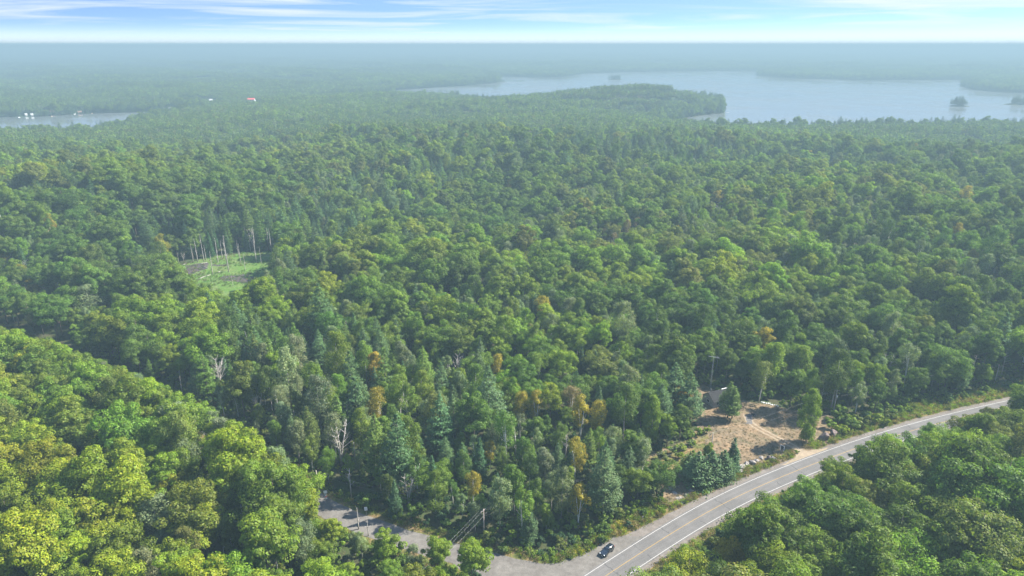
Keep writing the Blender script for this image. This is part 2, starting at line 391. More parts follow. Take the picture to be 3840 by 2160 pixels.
def rough_edge(poly, amp, step, seed):
    r = np.random.default_rng(seed); out = []
    n = len(poly)
    for i in range(n):
        a, b = np.array(poly[i]), np.array(poly[(i + 1) % n]); L = np.linalg.norm(b - a); k = max(1, int(L / step))
        for t in range(k):
            out.append(a + (b - a) * t / k + r.normal(0, amp, 2))
    return out
def strip(name, line, lo, hi, z, mat, kind='structure', parent=None, jag=(0, 0), seed=1):
    """ribbon along a centre line between two offsets (left of travel negative)"""
    r = np.random.default_rng(seed)
    t = np.gradient(line, axis=0); t /= np.linalg.norm(t, axis=1)[:, None]; nrm = np.stack([t[:, 1], -t[:, 0]], 1)
    n = len(line); s = np.concatenate([[0], np.cumsum(np.linalg.norm(np.diff(line, axis=0), axis=1))])
    lo = np.broadcast_to(np.asarray(lo, float), n) + r.normal(0, jag[0], n) if jag[0] else np.broadcast_to(np.asarray(lo, float), n)
    hi = np.broadcast_to(np.asarray(hi, float), n) + r.normal(0, jag[1], n) if jag[1] else np.broadcast_to(np.asarray(hi, float), n)
    cols = [lo + (hi - lo) * k for k in (0, 1)]
    v = []; uv = []
    for c in cols:
        p = line + nrm * c[:, None]; v += [(a, b, z) for a, b in p]; uv += [(c[i], s[i], 0) for i in range(n)]
    f = [(i, n + i, n + i + 1, i + 1) for i in range(n - 1)]
    me = bpy.data.meshes.new(name); me.from_pydata(v, [], f); me.update()
    if me.polygons[0].normal.z < 0: me.flip_normals()
    at = me.attributes.new('road_uv', 'FLOAT_VECTOR', 'POINT'); at.data.foreach_set('vector', np.array(uv, 'f').ravel())
    me.materials.append(mat); o = bpy.data.objects.new(name, me); col.objects.link(o)
    if parent: o.parent = parent
    else: tag(o, kind=kind)
    return o
LANE = 3.3
hn = len(HWY); hs = np.concatenate([[0], np.cumsum(np.linalg.norm(np.diff(HWY, axis=0), axis=1))])
junction = HWY[np.argmin(np.hypot(HWY[:, 0] - P(2330, 2120)[0], HWY[:, 1] - P(2330, 2120)[1]))]
jd = np.hypot(HWY[:, 0] - junction[0], HWY[:, 1] - junction[1])
left_sh = -(LANE + 2.0 + 2.4 * np.exp(-(jd / 26) ** 2))
strip('verge', HWY, left_sh - 2.8, LANE + 4.4, 0.03, M['verge'], jag=(.5, .5), seed=3)
strip('side_verge', SIDE, -6.4, 6.2, 0.022, M['verge'], jag=(.5, .5), seed=4)
sheet('clearing', rough_edge(CLEAR, .45, 2.0, 5), 0.045, M['dry'])
strip('shoulder', HWY, left_sh, LANE + 1.9, 0.06, M['gravel'], jag=(.18, .16), seed=6)
side_w = 2.9 + 0.8 * np.exp(-(np.arange(len(SIDE)) / 6.0))
strip('side_road', SIDE, -side_w - .4, side_w + .6, 0.055, M['side_gravel'], jag=(.15, .15), seed=7)
# the flared mouth of the side road
mouth = [P(*q) for q in ((1760, 2085), (1850, 2077), (2000, 2116), (2080, 2112), (2150, 2094), (2215, 2064), (2300, 2010), (2420, 2010), (2300, 2120), (2150, 2215), (1980, 2330), (1830, 2300), (1800, 2190), (1760, 2160), (1700, 2120))]
sheet('junction', rough_edge(mouth, .2, 2.0, 8), 0.064, M['side_gravel'])
road = strip('highway', HWY, -LANE - .5, LANE + .45, 0.10, M['asphalt'])
strip('edge_line', HWY, -LANE - .06, -LANE + .08, 0.104, M['white_paint'], parent=road)
strip('edge_line', HWY, LANE - .08, LANE + .06, 0.104, M['white_paint'], parent=road)
strip('centre_line', HWY, -.075, .075, 0.104, M['yellow_paint'], parent=road)
TRACK = smooth(spline([P(*q) for q in ((3036, 1712), (2990, 1682), (2936, 1654), (2880, 1626), (2827, 1600), (2806, 1578), (2800, 1556))], 2.0), 4)
drive = strip('driveway', TRACK, -2.4, 2.4, 0.052, M['dry'], jag=(.3, .3), seed=9)
strip('wheel_rut', TRACK, -1.25, -.45, 0.058, M['track'], parent=drive, jag=(.12, .12), seed=10)
strip('wheel_rut', TRACK, .45, 1.25, 0.058, M['track'], parent=drive, jag=(.12, .12), seed=11)
fl = [P(*q) for q in ((2965, 1672), (3020, 1690), (3110, 1682), (3020, 1724), (2965, 1748), (2930, 1745), (2985, 1712))]
sheet('driveway_mouth', rough_edge(fl, .3, 1.6, 12), 0.062, M['track'])
sheet('grass_strip', rough_edge([P(*q) for q in ((2428, 1752), (2432, 1706), (2540, 1669), (2608, 1641), (2616, 1604), (2650, 1612), (2660, 1640), (2640, 1672), (2600, 1700), (2570, 1735), (2530, 1800), (2484, 1800))], .8, 1.6, 77), .05, M['verge'])
sheet('marsh', rough_edge(MARSH, 1.2, 4.0, 13), 0.05, M['marsh'])
for i, pl in enumerate(([(690, 1000), (730, 988), (782, 985), (786, 1002), (745, 1020), (728, 1032), (692, 1035)], [(818, 1046), (870, 1032), (940, 1028), (952, 1058), (900, 1062), (855, 1055)], [(790, 992), (850, 990), (852, 998), (805, 1001)])):
    sheet('mud_pool', rough_edge([P(*q) for q in pl], .9, 3.0, 20 + i), 0.062 + .004 * i, M['mud'])

# ------------------------------------------------------------------ trees: prototype meshes
def leaves_mesh(name, C, Nn, S, T, mat, aspect=.72, extra=None):
    """quads centred at C, facing Nn, of size S, tinted T"""
    n = len(C); r = np.random.default_rng(n)
    Nn = Nn / np.maximum(np.linalg.norm(Nn, axis=1), 1e-6)[:, None]
    a = np.cross(Nn, r.normal(size=(n, 3))); a /= np.maximum(np.linalg.norm(a, axis=1), 1e-6)[:, None]; b = np.cross(Nn, a)
    h = (S / 2)[:, None]; A = a * h; B = b * h * aspect
    v = np.stack([C - A, C + B * 1.0 - A * .1, C + A, C - B], 1).reshape(-1, 3)
    me = bpy.data.meshes.new(name); me.vertices.add(4 * n); me.loops.add(4 * n); me.polygons.add(n)
    me.vertices.foreach_set('co', v.astype('f').ravel()); me.loops.foreach_set('vertex_index', np.arange(4 * n, dtype='i'))
    me.polygons.foreach_set('loop_start', np.arange(0, 4 * n, 4, dtype='i')); me.polygons.foreach_set('loop_total', np.full(n, 4, 'i'))
    at = me.attributes.new('leaf_tint', 'FLOAT_COLOR', 'FACE'); at.data.foreach_set('color', np.concatenate([T, np.ones((n, 1))], 1).astype('f').ravel())
    me.materials.append(mat); me.update(calc_edges=True); return me

def dirs(r, n, zmin=-1.0):
    z = r.uniform(zmin, 1, n); p = r.uniform(0, 2 * np.pi, n); q = np.sqrt(np.maximum(0, 1 - z * z))
    return np.stack([q * np.cos(p), q * np.sin(p), z], 1)
def leaf_var(r, n, w=.22): 
    k = np.clip(r.normal(1, w, n), .5, 1.7)[:, None]; h = r.normal(0, .08, n)[:, None]
    return np.concatenate([k * (1 + h), k, k * (1 - h * .5)], 1)

def crown_broad(seed, H, R, z0, clumps, per, leaf, flat=1.0, lobes=3, tipcol=None):
    r = np.random.default_rng(seed); C, Nn, S, T = [], [], [], []
    cz, rz = (H + z0) / 2, (H - z0) / 2
    lob = [(r.uniform(0, 6.28), r.uniform(.8, 1.15)) for _ in range(5)]
    d = dirs(r, clumps, -.75)
    for k in range(clumps):
        az = math.atan2(d[k, 1], d[k, 0]); w = 1 + .2 * math.sin(lobes * az + lob[0][0]) * lob[0][1] + .1 * math.sin(5 * az + lob[1][0])
        f = r.uniform(.5, 1.0) if k % 4 else r.uniform(.15, .6)
        zt = d[k, 2]; prof = (1 - .28 * max(0, -zt)) * w
        c = np.array([d[k, 0] * R * f * prof, d[k, 1] * R * f * prof, cz + zt * rz * f * .92])
        rc = R * r.uniform(.17, .33)
        u = dirs(r, per, -.55); jit = r.normal(0, .18, (per, 3))
        pos = c + u * np.array([1, 1, .72 * flat]) * rc * r.uniform(.72, 1.08, per)[:, None]
        C.append(pos); Nn.append(u * .95 + np.array([0, 0, .3]) + jit * 1.7); S.append(leaf * r.uniform(.65, 1.35, per))
        t = leaf_var(r, per) * r.uniform(.82, 1.18)
        if tipcol is not None:
            up = np.clip((pos[:, 2] - H * .72) / (H * .28), 0, 1)[:, None] * r.uniform(0, 1, (per, 1)); t = t * (1 + up * (np.array(tipcol) - 1))
        T.append(t)
    return [np.concatenate(q) for q in (C, Nn, S, T)]
def crown_column(seed, H, R, z0, clumps, per, leaf, tip=.35):
    r = np.random.default_rng(seed); C, Nn, S, T = [], [], [], []
    for k in range(clumps):
        f = (k + r.random()) / clumps; z = z0 + (H - z0) * f * .95; prof = math.sqrt(max(.03, 1 - (max(0, f - .5) / .52) ** 2)) * (.5 + .5 * min(1, f / .35)) * r.uniform(.8, 1.15)
        a = r.uniform(0, 6.28); q = R * prof * r.uniform(.25, .85); rc = R * r.uniform(.26, .42) * (.6 + .4 * prof); c = np.array([math.cos(a) * q, math.sin(a) * q, z])
        u = dirs(r, per, -.6); jit = r.normal(0, .2, (per, 3)); pos = c + u * np.array([1, 1, 1.25]) * rc * r.uniform(.6, 1.12, per)[:, None]; pos[:, 2] = np.minimum(pos[:, 2], H)
        C.append(pos); Nn.append(u * .9 + np.array([0, 0, .3]) + jit * 1.8); S.append(leaf * r.uniform(.65, 1.35, per)); T.append(leaf_var(r, per) * r.uniform(.8, 1.2))
    return [np.concatenate(q) for q in (C, Nn, S, T)]
def crown_pine(seed, H, R, z0, tiers, leaf, per=46, droop=.0, plume=.22):
    r = np.random.default_rng(seed); C, Nn, S, T = [], [], [], []
    for i in range(tiers):
        f = i / (tiers - 1); z = z0 + (H - z0) * f; prof = (1 - f) ** .75 * (.75 + .35 * math.sin(2.2 * f + .5)) + .07
        nb = int(4 + 4 * (1 - f)); ph = r.uniform(0, 6.28)
        for b in range(nb):
            if r.random() < .10: continue
            an = ph + 6.283 * b / nb + r.normal(0, .25); L = R * prof * r.uniform(.65, 1.2)
            m = int(per * max(.25, L / R)); s = r.uniform(.25, 1.0, m) ** .7
            w = r.normal(0, plume * L + .12, m); x = s * L
            px = np.cos(an) * x - np.sin(an) * w; py = np.sin(an) * x + np.cos(an) * w
            pz = z + x * (.16 + droop) + r.normal(0, .22, m) - .12 * np.abs(w)
            C.append(np.stack([px, py, pz], 1)); Nn.append(np.stack([np.cos(an) * .25 + r.normal(0, .45, m), np.sin(an) * .25 + r.normal(0, .45, m), np.ones(m)], 1))
            S.append(leaf * r.uniform(.7, 1.4, m)); T.append(leaf_var(r, m, .2) * r.uniform(.85, 1.15))
    return [np.concatenate(q) for q in (C, Nn, S, T)]
def trunk_mesh(name, seed, H, r0, mat, limbs=6, spread=3.0, zlo=.35, stems=1, lean=.0, top=.86):
    r = random.Random(seed); mb = MB()
    for s in range(stems):
        an = r.uniform(0, 6.28); dx, dy = (math.cos(an) * .09 * H, math.sin(an) * .09 * H) if stems > 1 else (lean * H, 0)
        pts = [Vector((dx * t * t + r.uniform(-.1, .1) * t, dy * t * t + r.uniform(-.1, .1) * t, H * top * t - (.4 if t == 0 else 0))) for t in (0, .25, .5, .75, 1)]
        mb.tube(pts, [r0 * (1 - .85 * t) for t in (0, .25, .5, .75, 1)], 6)
        for k in range(limbs):
            f = r.uniform(zlo, .8); b = pts[0].lerp(pts[-1], f); a = r.uniform(0, 6.28); L = spread * r.uniform(.6, 1.1) * (1.15 - f)
            q = [b, b + Vector((math.cos(a) * L * .55, math.sin(a) * L * .55, L * .5)), b + Vector((math.cos(a) * L, math.sin(a) * L, L * 1.15))]
            mb.tube(q, [r0 * .42 * (1.1 - f), r0 * .26 * (1.1 - f), .02], 4, False)
    return mb.mesh(name, mat, True)
def dead_mesh(name, seed, H, r0, limbs, spread, forks=1):
    r = random.Random(seed); mb = MB()
    for s in range(forks):
        an = r.uniform(0, 6.28); k = .16 if forks > 1 else .03
        tips = Vector((math.cos(an) * H * k, math.sin(an) * H * k, H * r.uniform(.85, 1.0)))
        pts = [Vector((tips.x * t ** 1.6, tips.y * t ** 1.6, tips.z * t - (.4 if t == 0 else 0))) for t in (0, .3, .6, 1)]
        mb.tube(pts, [r0 * (1 - .9 * t) + .015 for t in (0, .3, .6, 1)], 5)
        for i in range(limbs):
            f = r.uniform(.35, .95); b = pts[0].lerp(pts[-1], f); b.x = tips.x * f ** 1.6; b.y = tips.y * f ** 1.6; a = r.uniform(0, 6.28); L = spread * r.uniform(.5, 1.2) * (1.25 - f)
            e = b + Vector((math.cos(a) * L, math.sin(a) * L, L * r.uniform(.4, 1.3))); md = b.lerp(e, .55) + Vector((r.uniform(-.2, .2), r.uniform(-.2, .2), r.uniform(-.1, .25)))
            mb.tube([b, md, e], [r0 * .36, r0 * .2, .015], 4, False)
            for w in range(2):
                a2 = a + r.uniform(-1, 1); l2 = L * .45; s0 = md.lerp(e, r.uniform(0, .7))
                mb.tube([s0, s0 + Vector((math.cos(a2) * l2, math.sin(a2) * l2, l2 * .9))], [r0 * .14, .012], 3, False)
    return mb.mesh(name, M['dead_wood'], True)

PROTO = {}      # kind -> list of (trunk mesh, crown mesh or None, height, radius)
def proto(kind, t, c, H, R): PROTO.setdefault(kind, []).append((t, c, H, R))
for i in range(4):
    R = (5.3, 4.9, 5.9, 4.6)[i]; H = (17.5, 18.5, 17, 16.5)[i]
    q = crown_broad(100 + i, H, R, H * (.32, .36, .30, .26)[i], 66, 200, .38, lobes=2 + i % 3, tipcol=(1.22, 1.12, .6))
    proto('maple', trunk_mesh('maple_trunk', i, H, .26, M['bark']), leaves_mesh('maple_crown', *q, M['leaf']), H, R)
for i in range(3):
    R = (6.3, 6.9, 5.8)[i]; H = (16.5, 16, 17.5)[i]
    q = crown_broad(200 + i, H, R, H * .24, 80, 205, .36, .9, lobes=3 + i)
    proto('oak', trunk_mesh('oak_trunk', 20 + i, H, .32, M['bark'], 8, 4), leaves_mesh('oak_crown', *q, M['leaf']), H, R)
for i in range(3):
    R = (3.7, 3.2, 4.3)[i]; H = (17, 15, 18.5)[i]
    q = crown_column(300 + i, H, R, H * (.22, .30, .36)[i], 34, 210, .32)
    proto('aspen', trunk_mesh('aspen_trunk', 40 + i, H, .20, M['dead_wood'], 5, 2.2), leaves_mesh('aspen_crown', *q, M['leaf']), H, R)
q = crown_column(350, 19.5, 3.9, 1.0, 56, 220, .36)
proto('column', trunk_mesh('column_trunk', 44, 19.5, .22, M['dead_wood'], 8, 2.4), leaves_mesh('column_crown', *q, M['leaf']), 19.5, 3.5)
q = crown_pine(510, 9.0, 3.6, .3, 12, .6, 85, .02, .3)
proto('bushpine', trunk_mesh('bushpine_trunk', 85, 9.0, .16, M['bark'], 0, top=.93), leaves_mesh('bushpine_crown', *q, M['needle'], .45), 9.0, 3.6)
for i in range(2):
    R = (3.1, 3.6)[i]; H = (15, 16)[i]
    q = crown_column(400 + i, H, R, H * .38, 26, 190, .29)
    proto('birch', trunk_mesh('birch_trunk', 60 + i, H, .17, M['white_bark'], 5, 2.4, stems=2 + i), leaves_mesh('birch_crown', *q, M['leaf']), H, R)
for i in range(3):
    H = (18, 16, 13)[i]; R = (3.9, 3.4, 3.2)[i]
    q = crown_pine(500 + i, H, R, H * (.22, .18, .08)[i], (14, 13, 12)[i], .48, 120, .05)
    proto('pine', trunk_mesh('pine_trunk', 80 + i, H, .24, M['bark'], 0, top=.95), leaves_mesh('pine_crown', *q, M['needle'], .45), H, R)
for i in range(3):
    H = (14, 12, 10)[i]; R = (2.1, 1.9, 1.7)[i]
    q = crown_pine(600 + i, H, R, H * .06, (20, 18, 16)[i], .40, 80, -.38, .3)
    proto('spruce', trunk_mesh('spruce_trunk', 90 + i, H, .16, M['bark'], 0, top=.96), leaves_mesh('spruce_crown', *q, M['needle'], .5), H, R)
for i in range(4):
    H = (13, 11, 12, 10)[i]
    proto('dead', dead_mesh('dead_trunk', 700 + i, H, (.24, .24, .24, .26)[i], (9, 6, 12, 4)[i], (2.6, 1.6, 3.2, 1.2)[i], (1, 1, 3, 1)[i]), None, H, 1.6)
for i in range(3):
    H = (2.6, 3.2, 2.0)[i]; R = (1.6, 1.5, 1.5)[i]
    q = crown_broad(800 + i, H, R, .15, 16, 50, .36, 1.0)
    proto('shrub', trunk_mesh('shrub_stem', 95 + i, H * .7, .05, M['bark'], 4, 1.2, .1, 3), leaves_mesh('shrub_crown', *q, M['leaf']), H, R)

def join_meshes(name, parts):
    """one mesh out of several (trunk + crown, or a whole grove); parts: (mesh, matrix, tint)"""
    bm = bmesh.new(); mats = []
    vs, ls, tot, mi, ti, base = [], [], [], [], [], 0
    for me, mx, tint in parts:
        n = len(me.vertices); co = np.empty(n * 3, 'f'); me.vertices.foreach_get('co', co); co = co.reshape(-1, 3)
        Mx = np.array(mx); co = co @ Mx[:3, :3].T + Mx[:3, 3]; vs.append(co)
        li = np.empty(len(me.loops), 'i'); me.loops.foreach_get('vertex_index', li); ls.append(li + base); base += n
        lt = np.empty(len(me.polygons), 'i'); me.polygons.foreach_get('loop_total', lt); tot.append(lt)
        m = me.materials[0]
        if m not in mats: mats.append(m)
        mi.append(np.full(len(lt), mats.index(m), 'i'))
        at = me.attributes.get('leaf_tint')
        if at: c = np.empty(len(lt) * 4, 'f'); at.data.foreach_get('color', c); c = c.reshape(-1, 4); c[:, :3] *= np.array(tint)
        else: c = np.ones((len(lt), 4), 'f')
        ti.append(c)
    bm.free()
    vs = np.concatenate(vs); ls = np.concatenate(ls); tot = np.concatenate(tot); mi = np.concatenate(mi); ti = np.concatenate(ti)
    me = bpy.data.meshes.new(name); me.vertices.add(len(vs)); me.loops.add(len(ls)); me.polygons.add(len(tot))
    me.vertices.foreach_set('co', vs.astype('f').ravel()); me.loops.foreach_set('vertex_index', ls)
    st = np.concatenate([[0], np.cumsum(tot)[:-1]]).astype('i'); me.polygons.foreach_set('loop_start', st); me.polygons.foreach_set('loop_total', tot)
    for m in mats: me.materials.append(m)
    me.polygons.foreach_set('material_index', mi)
    a = me.attributes.new('leaf_tint', 'FLOAT_COLOR', 'FACE'); a.data.foreach_set('color', ti.astype('f').ravel()); me.update(calc_edges=True); return me

# tints: base colours of leaves (linear)
TINT = {'yellow-green': (.178, .230, .014), 'bright green': (.142, .212, .016), 'mid green': (.118, .180, .020), 'deep green': (.088, .146, .022), 'blue-green': (.066, .120, .040),
        'olive': (.128, .158, .030), 'pale grey-green': (.150, .195, .090), 'golden': (.265, .222, .020), 'orange': (.28, .185, .025), 'dark green': (.038, .082, .030), 'russet': (.19, .150, .070)}
TK = list(TINT)

# ------------------------------------------------------------------ where the trees stand
def hash_noise(x, y, sc_, seed):
    """smooth value noise"""
    x = x / sc_ + 1000; y = y / sc_ + 1000; xi = np.floor(x).astype(int); yi = np.floor(y).astype(int); fx = x - xi; fy = y - yi
    def h(a, b): v = np.sin(a * 127.1 + b * 311.7 + seed * 74.7) * 43758.5453; return v - np.floor(v)
    fx = fx * fx * (3 - 2 * fx); fy = fy * fy * (3 - 2 * fy)
    return (h(xi, yi) * (1 - fx) + h(xi + 1, yi) * fx) * (1 - fy) + (h(xi, yi + 1) * (1 - fx) + h(xi + 1, yi + 1) * fx) * fy
def jitter_grid(s, rmin, rmax, az, seed):
    r = np.random.default_rng(seed); X = rmax * math.sin(RAD(az)) if az < 90 else rmax
    gx = np.arange(-X, X, s); gy = np.arange(0, rmax, s * .9); A, B = np.meshgrid(gx, gy); A = A + (np.arange(len(gy)) % 2)[:, None] * s / 2
    p = np.stack([A.ravel(), B.ravel()], 1) + r.uniform(-.42, .42, (A.size, 2)) * s
    d = np.hypot(p[:, 0], p[:, 1]); a = np.abs(np.degrees(np.arctan2(p[:, 0], p[:, 1])))
    return p[(d > rmin) & (d <= rmax) & (a < az)]
NEAR = 900.0
T_xy = jitter_grid(6.5, 92, NEAR, 46, 31)
def side_of(pts, line):
    """signed distance: positive to the right of travel"""
    best = np.full(len(pts), 1e18); sg = np.zeros(len(pts))
    for a, b in zip(line[:-1], line[1:]):
        ab = b - a; t = np.clip(((pts - a) @ ab) / max(ab @ ab, 1e-9), 0, 1); q = pts - a - t[:, None] * ab; d = (q * q).sum(1)
        m = d < best; best = np.where(m, d, best); sg = np.where(m, np.sign(ab[1] * q[:, 0] - ab[0] * q[:, 1]), sg)
    return np.sqrt(best) * sg
# cabin, poles and signs keep a little room
CABIN = np.array(P(2688, 1508)); MAST = np.array(P(2664, 1455))
def free(pts):
    hd = side_of(pts, HWY); sd = np.abs(side_of(pts, SIDE))
    ok = np.where(hd > 0, hd > LANE + 6.5, -hd > LANE + 9.5) & (sd > 6.8)
    ok &= ~in_poly(pts, CLEAR) & ~in_poly(pts, MARSH) & ~in_poly(pts, np.array(mouth))
    ok &= seg_dist(pts, MARSH, True) > 1.5
    ok &= np.hypot(pts[:, 0] - CABIN[0], pts[:, 1] - CABIN[1]) > 11
    ok &= np.hypot(pts[:, 0] - MAST[0], pts[:, 1] - MAST[1]) > 4.5
    return ok
T_xy = T_xy[free(T_xy)]
sh = shore(T_xy); T_xy = T_xy[sh > 3]

def assign(xy, seed):
    """kind, tint, size of each tree from where it grows"""
    r = np.random.default_rng(seed); n = len(xy); x, y = xy[:, 0], xy[:, 1]; d = np.hypot(x, y)
    hd = side_of(xy, HWY); sd = side_of(xy, SIDE)
    right = hd > 0; below = (sd < 0) & ~right         # SIDE runs from the junction away: left of travel is this side
    con = .72 * hash_noise(x, y, 105, 1) + .28 * hash_noise(x, y, 28, 2); asp = .7 * hash_noise(x, y, 75, 3) + .3 * hash_noise(x, y, 22, 4)
    tone = .55 * hash_noise(x, y, 120, 5) + .45 * hash_noise(x, y, 30, 6)
    kinds = np.empty(n, object); tints = np.zeros((n, 3)); names = np.empty(n, object); zone = np.empty(n, object)
    mdist = seg_dist(xy, MARSH, True)
    for i in range(n):
        u = r.random(); c = con[i]; a = asp[i]; t = tone[i] + r.normal(0, .10)
        if right[i]:
            k = 'oak' if u < .60 else 'maple' if u < .92 else 'aspen'
            nm = ('deep green' if t < .42 else 'mid green' if t < .54 else 'olive' if t < .62 else 'bright green' if t < .70 else 'yellow-green'); zone[i] = 'across'
            if d[i] < 165 and r.random() < .25: nm = 'bright green'
        elif below[i]:
            k = 'maple' if u < .80 else 'aspen' if u < .91 else 'birch' if u < .95 else 'spruce' if u < .98 else 'dead'
            nm = ('mid green' if t < .36 else 'bright green' if t < .52 else 'yellow-green'); zone[i] = 'below'
            if k == 'aspen': nm = 'pale grey-green' if r.random() < .5 else 'olive'
        else:
            zone[i] = 'corner' if d[i] < 235 else 'deep'
            pc = float(sstep(.5, .74, c)) * .62 + .05; pa = (float(sstep(.36, .6, a)) * .8 + .12) * (1.0 if d[i] < 300 else .72)
            if zone[i] == 'corner': pc = min(max(pc, .16), .32)
            if mdist[i] < 55 and y[i] > 395: pc = .8
            if u < pc: k = 'pine' if r.random() < (.62 if c > .5 else .4) else 'spruce'
            elif u < pc + (1 - pc) * pa: k = 'aspen' if r.random() < .68 else 'birch'
            else: k = 'maple' if r.random() < .72 else 'oak'
            if r.random() < .04: k = 'dead'
            nm = ('deep green' if t < .42 else 'mid green' if t < .58 else 'bright green' if t < .70 else 'olive' if t < .80 else 'yellow-green')
            if k in ('aspen', 'birch') and r.random() < .36: nm = 'pale grey-green'
            if k in ('birch', 'aspen') and r.random() < .016: nm = 'golden'
            wx = x[i] / max(d[i], 1)
            if zone[i] == 'deep' and wx < -.25 and d[i] < 330 and k == 'maple': nm = 'bright green' if t < .5 else 'yellow-green'
        if k == 'pine': nm = 'blue-green' if r.random() < .6 else 'deep green'
        if k == 'spruce': nm = 'dark green' if r.random() < .6 else 'blue-green'
        if k == 'dead': nm = 'grey'
        kinds[i] = k; names[i] = nm
        tints[i] = np.array(TINT.get(nm, (.3, .3, .3))) * np.clip(r.normal(1, .13), .7, 1.35) * np.clip(r.normal(1, .06, 3), .85, 1.15)
    size = np.clip(r.normal(1, .24, n), .45, 1.6) * np.where(np.isin(kinds, ('maple', 'oak')) & (d > 300), 1.18, np.where(kinds == 'pine', 1.12, 1.0)) * np.where((zone == 'corner') | (zone == 'deep'), .9, 1.0) * (.9 + .25 * hash_noise(x, y, 50, 9))
    return dict(xy=xy, kind=kinds, tint=tints, tone=names, zone=zone, size=size, rot=r.uniform(0, 6.283, n), var=r.integers(0, 99, n), label=np.full(n, None, object))
F = assign(T_xy, 41)
thin = np.random.default_rng(8).random(len(T_xy)) < np.where((F['zone'] == 'below') | (F['zone'] == 'across'), .82, np.where(np.isin(F['kind'], ('oak', 'maple')), .80, 1.0))
sd_e = np.abs(side_of(T_xy, SIDE)); screen = (F['zone'] == 'below') & (sd_e < 21) & (T_xy[:, 0] < P(1225, 1900)[0]); thin |= screen
F['size'] = np.where(screen, np.maximum(F['size'], 1.08), F['size'])
F = {k: v[thin] for k, v in F.items()}
F['z'] = ground_h(F['xy'])
# trees beside the roads: those on the sunny edge stay a little lower
ed = np.minimum(np.abs(side_of(F['xy'], HWY)), np.abs(side_of(F['xy'], SIDE)))
F['size'] *= np.where((ed < 16) & (F['zone'] != 'below'), .85, 1.0)
# the woods across the highway step down towards the road
Hc = np.array([PROTO[k][v % len(PROTO[k])][2] for k, v in zip(F['kind'], F['var'])])
dd_ = np.hypot(F['xy'][:, 0], F['xy'][:, 1])
for _ in range(14):
    hh = Hc * F['size'] * .93; tp = F['xy'] * (CAM_H / (CAM_H - hh))[:, None]; over = (F['zone'] == 'across') & (side_of(tp, HWY) < np.where(dd_ < 188, LANE + 4.0, 0.0)) & (dd_ < 260)
    F['size'] *= np.where(over, .9, 1.0)
for _ in range(14):     # along the side road the near trees hide the road bed but not the shaded wall of trees behind it
    hh = Hc * F['size'] * .95; tp = F['xy'] * (CAM_H / (CAM_H - hh))[:, None]; over = (F['zone'] == 'below') & (side_of(tp, SIDE) > 6.0) & (side_of(F['xy'], SIDE) > -34)
    F['size'] *= np.where(over, .93, 1.0)
MV = np.array([P(*q) for q in ((690, 1045), (690, 985), (810, 960), (1030, 944), (1040, 985), (960, 1035), (945, 1062), (850, 1100))])
for _ in range(14):     # low growth on the near side of the marsh
    hh = Hc * F['size'] * .95; zt = F['z'] + hh; tp = F['xy'] * (CAM_H / (CAM_H - zt))[:, None]
    F['size'] *= np.where(in_poly(tp, MV) & ~in_poly(F['xy'], MARSH) & (dd_ > 250), .9, 1.0)
kf = F['size'] > .3; F = {k: v[kf] for k, v in F.items()}
# keep the view to the near part of the side road open (low growth there in the photograph)
lowgap = in_poly(F['xy'], np.array([P(*q) for q in ((1240, 1990), (1330, 1990), (1700, 2120), (1800, 2300), (1100, 2300), (1150, 2050))]))
F['size'] *= np.where(lowgap, .52, 1.0)

